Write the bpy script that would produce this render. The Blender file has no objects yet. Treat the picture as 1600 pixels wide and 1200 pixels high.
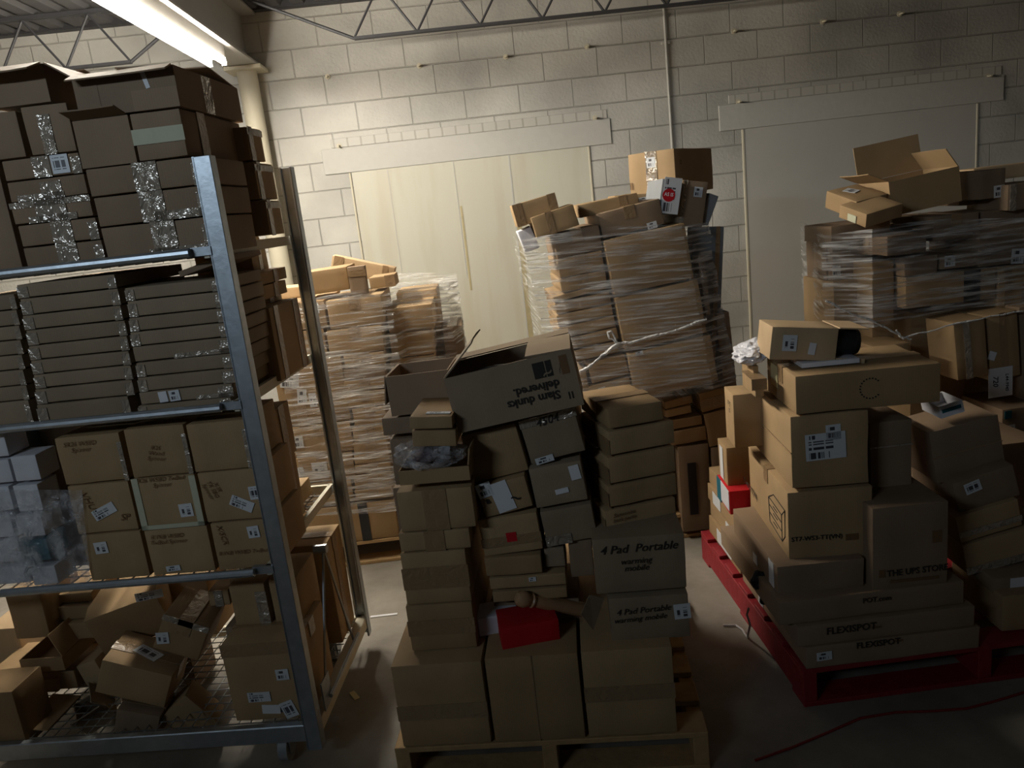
import bpy, bmesh, math, random
from mathutils import Vector, Matrix, noise
random.seed(7)
S = bpy.context.scene
COL = S.collection

# ---------------------------------------------------------------- camera
FPX = 1200.0
YAW, PITCH, ROLL = math.radians(-1.94), math.radians(12.9), math.radians(-6.45)
CH = 1.70                                             # eye height
_r = Vector((math.cos(YAW), math.sin(YAW), 0)); _f = Vector((-math.sin(YAW), math.cos(YAW), 0)); _u = Vector((0, 0, 1))
_w = _f * math.cos(PITCH) - _u * math.sin(PITCH); _v = _u * math.cos(PITCH) + _f * math.sin(PITCH)
CR = _r * math.cos(ROLL) + _v * math.sin(ROLL); CU = -_r * math.sin(ROLL) + _v * math.cos(ROLL)
EYE = Vector((0, 0, CH))
cd = bpy.data.cameras.new('camera'); cd.sensor_width = 36; cd.lens = 27.0; cd.clip_start = 0.05; cd.clip_end = 60
cam = bpy.data.objects.new('camera', cd); COL.objects.link(cam)
cam.matrix_world = Matrix(((CR.x, CU.x, -_w.x, EYE.x), (CR.y, CU.y, -_w.y, EYE.y), (CR.z, CU.z, -_w.z, EYE.z), (0, 0, 0, 1)))
S.camera = cam

# ---------------------------------------------------------------- world, light, exposure
wd = bpy.data.worlds.new('world'); S.world = wd; wd.use_nodes = True
wd.node_tree.nodes['Background'].inputs[0].default_value = (0.75, 0.85, 1.0, 1)
wd.node_tree.nodes['Background'].inputs[1].default_value = 0.009
S.view_settings.view_transform = 'Standard'; S.view_settings.look = 'None'
S.view_settings.exposure = 0.0; S.view_settings.gamma = 1.0; S.view_settings.use_curve_mapping = False
S.cycles.max_bounces = 8; S.cycles.diffuse_bounces = 4; S.cycles.transparent_max_bounces = 24
S.cycles.sample_clamp_indirect = 3.0; S.cycles.use_denoising = True
TUBE_POWER = 235.0                                     # emission strength of the fluorescent tubes over the cart
COOL_FILL = 10.5                                       # watts for the cool fill lights added behind the viewer


def area(name, loc, size, sy, power, col, rot=(0, 0, 0)):
    l = bpy.data.lights.new(name, 'AREA'); l.shape = 'RECTANGLE'; l.size = size; l.size_y = sy; l.energy = power; l.color = col
    o = bpy.data.objects.new(name, l); o.location = loc; o.rotation_euler = rot; COL.objects.link(o); return o


# cool fill lights added behind the viewer; the left one gives the tape glints
_l = area('cool_fill', (-2.9, -1.4, 3.05), 1.3, 0.10, COOL_FILL, (0.72, 0.87, 1.0), Vector((2.1, 3.6, -.35)).to_track_quat('-Z', 'Y').to_euler())
_l.data.spread = math.radians(78)
area('cool_fill', (0.5, -6.0, 3.1), 1.3, 0.12, COOL_FILL * .4, (0.8, 0.9, 1.0))

# ---------------------------------------------------------------- pixel <-> place


def ray(x, y):
    return _w + CR * ((x - 800) / FPX) - CU * ((y - 600) / FPX)


def hit(px, p0, n):
    d = ray(*px); t = (p0 - EYE).dot(n) / d.dot(n)
    return EYE + d * t


def onz(px, z):
    return hit(px, Vector((0, 0, z)), Vector((0, 0, 1)))


def axes(yaw):
    a = math.radians(yaw)
    return Vector((math.cos(a), math.sin(a), 0)), Vector((-math.sin(a), math.cos(a), 0))


def onpl(px, pl, off=0.0):
    ex, ey = axes(pl[2])
    return hit(px, Vector((pl[0], pl[1], 0)) + ey * off, ey)


# ---------------------------------------------------------------- materials
def nt(name):
    m = bpy.data.materials.new(name); m.use_nodes = True
    return m, m.node_tree.nodes, m.node_tree.links, m.node_tree.nodes['Principled BSDF']


def simple(name, col, rough=0.6, metal=0.0, bump=0.0, scale=40.0, var=0.0, spec=0.5):
    m, N, L, P = nt(name)
    P.inputs['Base Color'].default_value = (*col, 1); P.inputs['Roughness'].default_value = rough; P.inputs['Metallic'].default_value = metal
    P.inputs['Specular IOR Level'].default_value = spec
    if bump or var:
        tc = N.new('ShaderNodeTexCoord'); no = N.new('ShaderNodeTexNoise'); no.inputs['Scale'].default_value = scale; no.inputs['Detail'].default_value = 5
        L.new(tc.outputs['Object'], no.inputs['Vector'])
        if bump:
            b = N.new('ShaderNodeBump'); b.inputs['Strength'].default_value = bump; b.inputs['Distance'].default_value = 0.01
            L.new(no.outputs['Fac'], b.inputs['Height']); L.new(b.outputs['Normal'], P.inputs['Normal'])
        if var:
            mx = N.new('ShaderNodeMix'); mx.data_type = 'RGBA'
            mx.inputs['A'].default_value = (*[c * (1 - var) for c in col], 1); mx.inputs['B'].default_value = (*[min(1, c * (1 + var)) for c in col], 1)
            L.new(no.outputs['Fac'], mx.inputs['Factor']); L.new(mx.outputs['Result'], P.inputs['Base Color'])
    return m


def cardboard(name, c1, c2):
    m, N, L, P = nt(name)
    tc = N.new('ShaderNodeTexCoord'); oi = N.new('ShaderNodeObjectInfo')
    ramp = N.new('ShaderNodeMix'); ramp.data_type = 'RGBA'; ramp.inputs['A'].default_value = (*c1, 1); ramp.inputs['B'].default_value = (*c2, 1)
    L.new(oi.outputs['Random'], ramp.inputs['Factor'])
    no = N.new('ShaderNodeTexNoise'); no.inputs['Scale'].default_value = 7; no.inputs['Detail'].default_value = 6
    L.new(tc.outputs['Object'], no.inputs['Vector'])
    mr = N.new('ShaderNodeMapRange'); mr.inputs['To Min'].default_value = 0.8; mr.inputs['To Max'].default_value = 1.18
    L.new(no.outputs['Fac'], mr.inputs['Value'])
    mul = N.new('ShaderNodeMix'); mul.data_type = 'RGBA'; mul.blend_type = 'MULTIPLY'; mul.inputs['Factor'].default_value = 1
    L.new(ramp.outputs['Result'], mul.inputs['A']); L.new(mr.outputs['Result'], mul.inputs['B']); L.new(mul.outputs['Result'], P.inputs['Base Color'])
    wv = N.new('ShaderNodeTexWave'); wv.inputs['Scale'].default_value = 45; wv.inputs['Distortion'].default_value = 0.3; wv.bands_direction = 'X'
    L.new(tc.outputs['Object'], wv.inputs['Vector'])
    n2 = N.new('ShaderNodeTexNoise'); n2.inputs['Scale'].default_value = 14; L.new(tc.outputs['Object'], n2.inputs['Vector'])
    ad = N.new('ShaderNodeMath'); ad.operation = 'MULTIPLY_ADD'; ad.inputs[1].default_value = 0.12
    L.new(wv.outputs['Fac'], ad.inputs[0]); L.new(n2.outputs['Fac'], ad.inputs[2])
    b = N.new('ShaderNodeBump'); b.inputs['Strength'].default_value = 0.3; b.inputs['Distance'].default_value = 0.003
    L.new(ad.outputs['Value'], b.inputs['Height']); L.new(b.outputs['Normal'], P.inputs['Normal'])
    P.inputs['Roughness'].default_value = 0.72; P.inputs['Specular IOR Level'].default_value = 0.25
    return m


def crinkle(name, col, rough, scale, bump, alpha=None, streak=None, metal=0.0):
    """shiny wrinkled plastic; alpha = (low, high) cover of the film, streaky along x"""
    m, N, L, P = nt(name)
    P.inputs['Base Color'].default_value = (*col, 1); P.inputs['Roughness'].default_value = rough; P.inputs['Specular IOR Level'].default_value = 1.0; P.inputs['Metallic'].default_value = metal
    tc = N.new('ShaderNodeTexCoord'); mp = N.new('ShaderNodeMapping'); L.new(tc.outputs['Object'], mp.inputs['Vector'])
    if streak: mp.inputs['Scale'].default_value = streak
    vo = N.new('ShaderNodeTexNoise'); vo.inputs['Scale'].default_value = scale; vo.inputs['Detail'].default_value = 3; vo.inputs['Distortion'].default_value = 1.2
    L.new(mp.outputs['Vector'], vo.inputs['Vector'])
    b = N.new('ShaderNodeBump'); b.inputs['Strength'].default_value = bump; b.inputs['Distance'].default_value = 0.02
    L.new(vo.outputs['Fac'], b.inputs['Height']); L.new(b.outputs['Normal'], P.inputs['Normal'])
    if alpha:
        n2 = N.new('ShaderNodeTexNoise'); n2.inputs['Scale'].default_value = scale * 0.6; n2.inputs['Detail'].default_value = 6
        L.new(mp.outputs['Vector'], n2.inputs['Vector'])
        mr = N.new('ShaderNodeMapRange'); mr.inputs['From Min'].default_value = 0.44; mr.inputs['From Max'].default_value = 0.74
        mr.inputs['To Min'].default_value = alpha[0]; mr.inputs['To Max'].default_value = alpha[1]
        L.new(n2.outputs['Fac'], mr.inputs['Value']); L.new(mr.outputs['Result'], P.inputs['Alpha'])
    return m


def label_mat(name, mode):
    """white sticker with printed bars (x = bars, r = bars turned, m = mixed address and bars)"""
    m, N, L, P = nt(name)
    P.inputs['Roughness'].default_value = 0.45
    tc = N.new('ShaderNodeTexCoord'); sp = N.new('ShaderNodeSeparateXYZ'); L.new(tc.outputs['Generated'], sp.inputs[0])

    def math_(op, a, b=None):
        n = N.new('ShaderNodeMath'); n.operation = op
        for i, v in enumerate((a, b)):
            if v is None: continue
            if isinstance(v, (int, float)): n.inputs[i].default_value = v
            else: L.new(v, n.inputs[i])
        return n.outputs[0]

    def band(v, lo, hi):
        return math_('MULTIPLY', math_('GREATER_THAN', v, lo), math_('LESS_THAN', v, hi))

    def bars(v, freq, th):
        no = N.new('ShaderNodeTexWhiteNoise'); no.noise_dimensions = '1D'
        L.new(math_('FLOOR', math_('MULTIPLY', v, freq)), no.inputs['W'])
        return math_('GREATER_THAN', no.outputs['Value'], th)
    X, Y = sp.outputs[0], sp.outputs[1]
    if mode == 'x':
        mask = math_('MULTIPLY', bars(X, 34, 0.45), math_('MULTIPLY', band(X, .15, .85), band(Y, .15, .45)))
        mask = math_('MAXIMUM', mask, math_('MULTIPLY', bars(X, 18, 0.5), math_('MULTIPLY', band(X, .2, .6), band(Y, .62, .85))))
    elif mode == 'r':
        mask = math_('MULTIPLY', bars(Y, 34, 0.45), math_('MULTIPLY', band(Y, .15, .85), band(X, .55, .8)))
        mask = math_('MAXIMUM', mask, math_('MULTIPLY', bars(Y, 18, 0.5), math_('MULTIPLY', band(Y, .2, .7), band(X, .18, .36))))
    elif mode == 'm':
        mask = math_('MULTIPLY', bars(X, 44, 0.45), math_('MULTIPLY', band(X, .08, .62), band(Y, .06, .3)))
        ln = math_('MULTIPLY', bars(Y, 22, 0.5), math_('MULTIPLY', bars(math_('ADD', X, math_('MULTIPLY', Y, 0.0)), 26, 0.35), math_('MULTIPLY', band(X, .06, .7), band(Y, .4, .75))))
        mask = math_('MAXIMUM', mask, ln)
        mask = math_('MAXIMUM', mask, math_('MULTIPLY', bars(X, 30, .4), math_('MULTIPLY', band(X, .1, .25), band(Y, .8, .95))))
    else:
        mask = math_('MULTIPLY', bars(Y, 16, 0.5), math_('MULTIPLY', bars(X, 22, .4), math_('MULTIPLY', band(X, .12, .85), band(Y, .2, .85))))
    mx = N.new('ShaderNodeMix'); mx.data_type = 'RGBA'; mx.inputs['A'].default_value = (.62, .64, .66, 1); mx.inputs['B'].default_value = (.05, .05, .06, 1)
    L.new(mask, mx.inputs['Factor']); L.new(mx.outputs['Result'], P.inputs['Base Color'])
    return m


K1, K2 = (0.315, 0.208, 0.106), (0.395, 0.268, 0.142)
M = {
    'k': cardboard('brown_cardboard', K1, K2),
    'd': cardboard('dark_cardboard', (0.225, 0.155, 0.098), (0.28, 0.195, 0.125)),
    'g': cardboard('greyish_cardboard', (0.25, 0.187, 0.122), (0.30, 0.225, 0.15)),
    'p': cardboard('pale_cardboard', (0.46, 0.33, 0.19), (0.52, 0.37, 0.22)),
    'w': cardboard('white_cardboard', (0.62, 0.62, 0.66), (0.72, 0.72, 0.76)),
    'grey': cardboard('grey_cardboard', (0.20, 0.21, 0.22), (0.25, 0.26, 0.27)),
    'teal': cardboard('teal_cardboard', (0.01, 0.10, 0.14), (0.02, 0.12, 0.16)),
    'red': cardboard('red_cardboard', (0.42, 0.008, 0.012), (0.5, 0.012, 0.018)),
    'black': simple('black_plastic', (0.012, 0.012, 0.014), 0.45),
    'seam': simple('seam_shadow_gap', (0.06, 0.04, 0.025), 0.9),
    'tape': crinkle('brown_parcel_tape', (0.29, 0.19, 0.10), 0.28, 30, 0.25),
    'clear': crinkle('clear_crinkled_tape', (0.36, 0.30, 0.235), 0.15, 24, 0.8, metal=.25),
    'masking': simple('cream_masking_tape', (0.50, 0.50, 0.36), 0.8, bump=.2),
    'film': crinkle('stretch_film', (0.80, 0.79, 0.77), 0.14, 15, 1.0, alpha=(0.05, 0.95), streak=(.45, .45, 7)),
    'film_v': crinkle('clear_plastic_bag', (0.75, 0.75, 0.78), 0.10, 25, 1.0, alpha=(0.12, 0.8)),
    'ink': simple('black_ink', (0.02, 0.016, 0.012), 0.8),
    'inkb': simple('faded_brown_ink', (0.16, 0.085, 0.035), 0.8),
    'lx': label_mat('white_sticker_bars', 'x'), 'lr': label_mat('white_sticker_turned_bars', 'r'),
    'lm': label_mat('white_address_sticker', 'm'), 'lp': label_mat('white_paper_note', 'p'),
    'paper': simple('white_paper', (.68, .68, .70), .7),
    'yellow': simple('pale_yellow_note', (.68, .60, .33), .7),
    'steel': simple('galvanised_steel', (0.40, 0.44, 0.48), 0.42, metal=0.85, bump=.08, scale=30, var=.25),
    'wire': simple('grey_wire', (0.35, 0.36, 0.36), 0.4, metal=.8),
    'joist': simple('dark_steel', (0.06, 0.06, 0.065), 0.6, metal=.3),
    'cream': simple('cream_paint', (0.60, 0.55, 0.42), 0.55, bump=.1, var=.06, scale=6),
    'wood': simple('raw_pallet_wood', (0.40, 0.26, 0.12), 0.8, bump=.4, scale=25, var=.3),
    'redwood': simple('red_painted_wood', (0.24, 0.010, 0.016), 0.6, bump=.4, scale=25, var=.25),
    'rubber': simple('grey_rubber', (0.28, 0.29, 0.30), 0.5),
    'cord': simple('red_cord', (0.22, 0.02, 0.012), 0.5),
    'skin_wood': simple('turned_pale_wood', (0.42, 0.25, 0.13), 0.4, var=.1),
}

# ---------------------------------------------------------------- mesh helpers


def add(name, bm, mat, parent=None, mw=None, smooth=False):
    me = bpy.data.meshes.new(name); bm.to_mesh(me); bm.free()
    for m in (mat if isinstance(mat, (list, tuple)) else (mat,)):
        me.materials.append(M[m] if isinstance(m, str) else m)
    if smooth:
        me.polygons.foreach_set('use_smooth', [True] * len(me.polygons)); me.set_sharp_from_angle(angle=math.radians(32))
    o = bpy.data.objects.new(name, me); COL.objects.link(o)
    if parent: o.parent = parent
    if mw is not None: o.matrix_local = mw
    return o


def tag(o, label=None, cat=None, group=None, kind=None):
    for k, v in (('label', label), ('category', cat), ('group', group), ('kind', kind)):
        if v: o[k] = v
    return o


def empty(name, mw, label, cat, group=None):
    o = bpy.data.objects.new(name, None); o.empty_display_size = .05; COL.objects.link(o); o.matrix_world = mw
    return tag(o, label, cat, group)


def bbox(bm, x0, x1, y0, y1, z0, z1, mi=0, bev=0.0, mat4=None):
    vs = [bm.verts.new(Vector((x, y, z))) for z in (z0, z1) for y in (y0, y1) for x in (x0, x1)]
    if mat4 is not None:
        for v in vs: v.co = mat4 @ v.co
    fs = [bm.faces.new([vs[i] for i in q]) for q in ((0, 2, 3, 1), (4, 5, 7, 6), (0, 1, 5, 4), (2, 6, 7, 3), (0, 4, 6, 2), (1, 3, 7, 5))]
    for f_ in fs: f_.material_index = mi
    if bev:
        bmesh.ops.bevel(bm, geom=list({e for f_ in fs for e in f_.edges}), offset=bev, segments=1, affect='EDGES', profile=.5)
    return fs


def tube(bm, pts, r, seg=8):
    rings = []
    pts = [Vector(p) for p in pts]
    for i, p in enumerate(pts):
        d = (pts[min(i + 1, len(pts) - 1)] - pts[max(i - 1, 0)]).normalized()
        a = d.orthogonal().normalized() if i == 0 else (rings[-1][1] - d * rings[-1][1].dot(d)).normalized()
        b_ = d.cross(a); rr = r[i] if isinstance(r, (list, tuple)) else r
        rings.append(([bm.verts.new(p + (a * math.cos(2 * math.pi * k / seg) + b_ * math.sin(2 * math.pi * k / seg)) * rr) for k in range(seg)], a))
    for (A, _), (B, _) in zip(rings, rings[1:]):
        for k in range(seg): bm.faces.new((A[k], A[(k + 1) % seg], B[(k + 1) % seg], B[k]))
    bm.faces.new(rings[0][0][::-1]); bm.faces.new(rings[-1][0])


def carton_mesh(W, D, H, amp=0.0022):
    """closed carton, softly bulged and dented; x 0..W, y 0..D, z 0..H"""
    bm = bmesh.new(); bbox(bm, 0, W, 0, D, 0, H)
    bmesh.ops.subdivide_edges(bm, edges=bm.edges[:], cuts=3, use_grid_fill=True)
    sd = Vector((random.uniform(-50, 50), random.uniform(-50, 50), random.uniform(-50, 50)))
    amp = min(amp, 0.03 * min(W, D, H))
    for v in bm.verts:
        c = v.co; n = Vector(((c.x > W - 1e-5) - (c.x < 1e-5), (c.y > D - 1e-5) - (c.y < 1e-5), (c.z > H - 1e-5) - (c.z < 1e-5)))
        k = noise.noise(c * 6 + sd)
        v.co = c - n * (0.0012 + amp * abs(k) * 1.5) * 1.0
    ed = [e for e in bm.edges if len(e.link_faces) == 2 and e.calc_face_angle() > 0.9]
    bmesh.ops.bevel(bm, geom=ed, offset=min(0.003, min(W, D, H) * .05), segments=2, affect='EDGES', profile=.5)
    return bm


class Box:
    """a placed carton: matrix mw (x right along the front, y away, z up; origin at the base centre) and its size"""

    def __init__(s, corner, ex, ey, ez, W, D, H):
        s.W, s.D, s.H = W, D, H
        o = corner + ex * (W / 2) + ey * (D / 2)
        s.mw = Matrix(((ex.x, ey.x, ez.x, o.x), (ex.y, ey.y, ez.y, o.y), (ex.z, ey.z, ez.z, o.z), (0, 0, 0, 1)))
        s.ax = (ex, ey, ez)

    def face(s, f):
        """local frame of a face: matrix with x=u, y=v, z=outward, origin at the face's lower left corner, and its size"""
        W, D, H = s.W, s.D, s.H
        o, u, v = {'f': ((-W / 2, -D / 2, 0), (1, 0, 0), (0, 0, 1)), 'r': ((W / 2, -D / 2, 0), (0, 1, 0), (0, 0, 1)),
                   'l': ((-W / 2, D / 2, 0), (0, -1, 0), (0, 0, 1)), 't': ((-W / 2, -D / 2, H), (1, 0, 0), (0, 1, 0))}[f]
        o, u, v = Vector(o), Vector(u), Vector(v); n = u.cross(v)
        sz = {'f': (W, H), 'r': (D, H), 'l': (D, H), 't': (W, D)}[f]
        return Matrix(((u.x, v.x, n.x, o.x), (u.y, v.y, n.y, o.y), (u.z, v.z, n.z, o.z), (0, 0, 0, 1))), sz

    def uv(s, f, px):
        F, sz = s.face(f); G = s.mw @ F
        p = hit(px, G.translation, (G.to_3x3() @ Vector((0, 0, 1))))
        q = G.inverted() @ p
        return q.x, q.y, (p - EYE).dot(_w)


def strip_on(bm, F, u0, u1, v0, v1, th=0.0006):
    bbox(bm, u0, u1, v0, v1, -0.0012, th, mat4=F)


def text_obj(name, txt, h, mat, parent, mloc, bold=0.0, shear=0.0, sx=1.0):
    c = bpy.data.curves.new(name, 'FONT'); c.body = txt; c.size = h; c.offset = bold; c.shear = shear; c.align_x = 'CENTER'; c.align_y = 'CENTER'
    c.extrude = 0.0002; c.resolution_u = 2; c.space_line = 0.95
    t = bpy.data.objects.new(name, c); COL.objects.link(t)
    bpy.context.view_layer.update()
    me = bpy.data.meshes.new_from_object(t.evaluated_get(bpy.context.evaluated_depsgraph_get()))
    bpy.data.objects.remove(t); bpy.data.curves.remove(c)
    me.materials.clear(); me.materials.append(M[mat])
    for p in me.polygons: p.material_index = 0
    o = bpy.data.objects.new(name, me); COL.objects.link(o); o.parent = parent
    o.matrix_local = mloc @ Matrix.Diagonal((sx, 1, 1, 1))
    return o


def dress(B, o, feats, seam):
    """put tape, stickers and print on carton o"""
    for code in (seam or '').split():
        mat = 'clear' if code.startswith('c') else 'tape'
        parts = code.lstrip('c').split(':'); c = parts[0]; fr = float(parts[1]) if len(parts) > 1 else 0.5; w = float(parts[2]) if len(parts) > 2 else 0.05
        bm = bmesh.new()
        if c == 'tY':
            F, (a, b) = B.face('t'); strip_on(bm, F, a * fr - w / 2, a * fr + w / 2, 0, b)
            F, (a, b) = B.face('f'); strip_on(bm, F, a * fr - w / 2, a * fr + w / 2, b - min(.055, b * .6), b)
        elif c == 'tX':
            F, (a, b) = B.face('t'); strip_on(bm, F, 0, a, b * fr - w / 2, b * fr + w / 2)
            for s_ in 'rl':
                F, (a, b) = B.face(s_); strip_on(bm, F, a / 2 - w / 2, a / 2 + w / 2, b - min(.055, b * .6), b)
        else:
            F, (a, b) = B.face(c[0])
            if c[1] == 'V': strip_on(bm, F, a * fr - w / 2, a * fr + w / 2, 0, b)
            elif c[1] == 'H': strip_on(bm, F, 0, a, max(0, b * fr - w / 2), min(b, b * fr + w / 2))
            elif c[1] == 'C': strip_on(bm, F, max(0, a * fr - w / 2), min(a, a * fr + w / 2), 0, b * .8)
            elif c[1] == 'B': strip_on(bm, F, a * max(0, fr - .3), a * min(1, fr + .3), 0, min(w, b * .3))
        add('parcel_tape' if mat == 'tape' else 'clear_tape', bm, mat, o)
    for ft in feats:
        k, f = ft[0], ft[2 if ft[0] == 'P' else 1]
        F, sz = B.face(f)
        if k == 'L':                                   # sticker: kind, face, mat, cx, cy, w, h (m), rot
            _, _, mat, cx, cy, w, h, rot = ft[:8]
            u, v, dp = B.uv(f, (cx, cy))
            bm = bmesh.new(); bbox(bm, -w / 2, w / 2, -h / 2, h / 2, -0.0005, 0.0007)
            q = add('note' if mat in ('lp', 'yellow', 'paper') else 'shipping_label', bm, mat, o, F @ Matrix.Translation((u, v, 0.0006)) @ Matrix.Rotation(math.radians(rot), 4, 'Z'))
            if len(ft) > 8: q['label'] = ft[8]
        elif k == 'T':                                 # print: kind, face, text, cx, cy, height m, rot, ink, bold, shear, sx
            _, _, txt, cx, cy, h, rot, ink, bold, shear, sx = ft
            u, v, dp = B.uv(f, (cx, cy))
            text_obj('printed_text' if not shear else 'handwriting', txt, h, ink, o, F @ Matrix.Translation((u, v, 0.0022)) @ Matrix.Rotation(math.radians(rot), 4, 'Z'), bold, shear, sx)
        elif k == 'O':                                 # round sticker: kind, face, mat, cx, cy, radius
            u, v, dp = B.uv(f, (ft[3], ft[4])); bm = bmesh.new(); tube(bm, [(0, 0, 0), (0, 0, .0012)], ft[5], 28)
            add('round_sticker', bm, ft[2], o, F @ Matrix.Translation((u, v, 0.0008)))
        elif k == 'P':                                 # flat patch: kind, name, face, mat, u0,u1,v0,v1 as fractions
            _, nm, f, mat, u0, u1, v0, v1 = ft
            F, sz = B.face(f)
            bm = bmesh.new(); strip_on(bm, F, u0 * sz[0], u1 * sz[0], v0 * sz[1], v1 * sz[1], 0.001)
            add(nm, bm, mat, o)


def finish(B, lab, mat='k', feats=(), seam='tY', group=None, name='cardboard_box', cat='box', open_=None, amp=0.0022):
    W, D, H = B.W, B.D, B.H
    T = Matrix.Translation((-W / 2, -D / 2, 0))
    if open_ is None:
        bm = carton_mesh(W, D, H, amp); bm.transform(T)
        if seam and ('tY' in seam): bbox(bm, -.0008, .0008, -D / 2 + .01, D / 2 - .01, H - .004, H + .0001, 1)
        o = add(name, bm, (mat, 'seam'), smooth=True)
    else:
        t = 0.004; bm = bmesh.new()
        bbox(bm, 0, W, 0, D, 0, t); bbox(bm, 0, W, 0, t, t, H); bbox(bm, 0, W, D - t, D, t, H); bbox(bm, 0, t, t, D - t, t, H); bbox(bm, W - t, W, t, D - t, t, H)
        bm.transform(T); o = add(name, bm, mat)
        for side, ln, ang in open_:                    # flap: side, length, lift in degrees (0 shut, 90 upright, 180 folded flat outwards)
            a = math.radians(ang)
            org, u, ln_w = {'f': ((-W / 2, -D / 2, H), (1, 0, 0), W), 'b': ((W / 2, D / 2, H), (-1, 0, 0), W), 'l': ((-W / 2, D / 2, H), (0, -1, 0), D), 'r': ((W / 2, -D / 2, H), (0, 1, 0), D)}[side]
            u = Vector(u); z = Vector((0, 0, 1)); inw = z.cross(u)
            d = inw * math.cos(a) + z * math.sin(a); n = u.cross(d)
            org = Vector(org) + Vector((0, 0, 0.001))
            G = Matrix(((u.x, d.x, n.x, org.x), (u.y, d.y, n.y, org.y), (u.z, d.z, n.z, org.z), (0, 0, 0, 1)))
            fb = bmesh.new(); bbox(fb, .003, ln_w - .003, 0.001, ln, -t, 0)
            bmesh.ops.subdivide_edges(fb, edges=fb.edges[:], cuts=2, use_grid_fill=True)
            for v in fb.verts: v.co.z += 0.03 * ln * math.sin(v.co.x / ln_w * 3.1) * (v.co.y / ln)
            add('flap', fb, mat, o, G)
    o.matrix_world = B.mw
    tag(o, lab, cat, group)
    dress(B, o, feats, seam)
    return o


def make(pl, L, R, b, D, off=0.0, tilt=False, z0=None, g=0.001):
    """carton whose front face lies in plane pl: top-left L, top-right R, b = pixel on the bottom edge at the left"""
    ex, ey = axes(pl[2]); A, Bp = onpl(L, pl, off), onpl(R, pl, off)
    if tilt:
        ex = (Bp - A).normalized(); ez = ex.cross(ey)
        W = (Bp - A).length; H = (A - onpl(b, pl, off)).dot(ez); C = A - ez * H
    else:
        ez = Vector((0, 0, 1)); W = (Bp - A).dot(ex); zt = (A.z + Bp.z) / 2 if L[1] != R[1] or True else A.z
        zb = z0 if z0 is not None else onpl(b, pl, off).z + (zt - A.z)
        H = zt - zb; C = Vector((A.x, A.y, zb))
    return Box(C + ex * g, ex, ey, ez, W - 2 * g, D, H - g)


def corner(Y, N, Nb, R=None, L=None, D=None, W=None, z0=None, yaw=None, rc=False):
    """carton from its near upright edge (top pixel N at depth Y, bottom pixel Nb) and the ends R / L of its top edges"""
    n = hit(N, Vector((0, Y, 0)), Vector((0, 1, 0))); zt = n.z
    zb = z0 if z0 is not None else hit(Nb, Vector((0, Y, 0)), Vector((0, 1, 0))).z
    r = onz(R, zt) - n if R else None; l = onz(L, zt) - n if L else None
    ys = []
    if r is not None: ys.append(math.degrees(math.atan2(r.y, r.x)))
    if l is not None: ys.append(math.degrees(math.atan2(-l.x, l.y)))
    if yaw is None: yaw = sum(ys) / len(ys)
    ex, ey = axes(yaw)
    if rc:                                             # N is the front right edge: L ends the front, R ends the right side
        if L: W = abs((hit(L, n, ey) - n).dot(ex))
        if R: D = abs((hit(R, n, ex) - n).dot(ey))
        return Box(Vector((n.x, n.y, zb)) - ex * W, ex, ey, Vector((0, 0, 1)), W, min(D, .55), zt - zb)
    if R and not W: W = abs((hit(R, n, ey) - n).dot(ex))
    if L and not D: D = abs((hit(L, n, ex) - n).dot(ey))
    D = min(D, .55)
    DBG.append(('corner', N, [round(v) for v in ys], round(W, 2), round(D, 2), round(zt - zb, 2), round(zb, 2)))
    return Box(Vector((n.x, n.y, zb)), ex, ey, Vector((0, 0, 1)), W, D, zt - zb)


def wbox(x, y, z, W, D, H, yaw=0):
    ex, ey = axes(yaw)
    return Box(Vector((x, y, z)), ex, ey, Vector((0, 0, 1)), W, D, H)


def free(px, Y, dims, rot=(0, 0, 0), z=None):
    """carton centred on pixel px at depth Y, turned by Euler degrees"""
    c = hit(px, Vector((0, Y, 0)), Vector((0, 1, 0)))
    if z is not None: c.z = z
    R3 = (Matrix.Rotation(math.radians(rot[2]), 3, 'Z') @ Matrix.Rotation(math.radians(rot[1]), 3, 'Y') @ Matrix.Rotation(math.radians(rot[0]), 3, 'X'))
    ex, ey, ez = R3.col[0].copy(), R3.col[1].copy(), R3.col[2].copy()
    W, D, H = dims
    return Box(c - ex * W / 2 - ey * D / 2 - ez * H / 2, ex, ey, ez, W, D, H)


DBG = []
ORD = ('first', 'second', 'third', 'fourth', 'fifth', 'sixth', 'seventh', 'eighth', 'ninth', 'tenth', 'eleventh', 'twelfth', 'thirteenth')

# ================================================================ the setting
WY = 6.08


def struct(name, bm, mat, smooth=False):
    o = add(name, bm, mat, smooth=smooth); o['kind'] = 'structure'; return o


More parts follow.
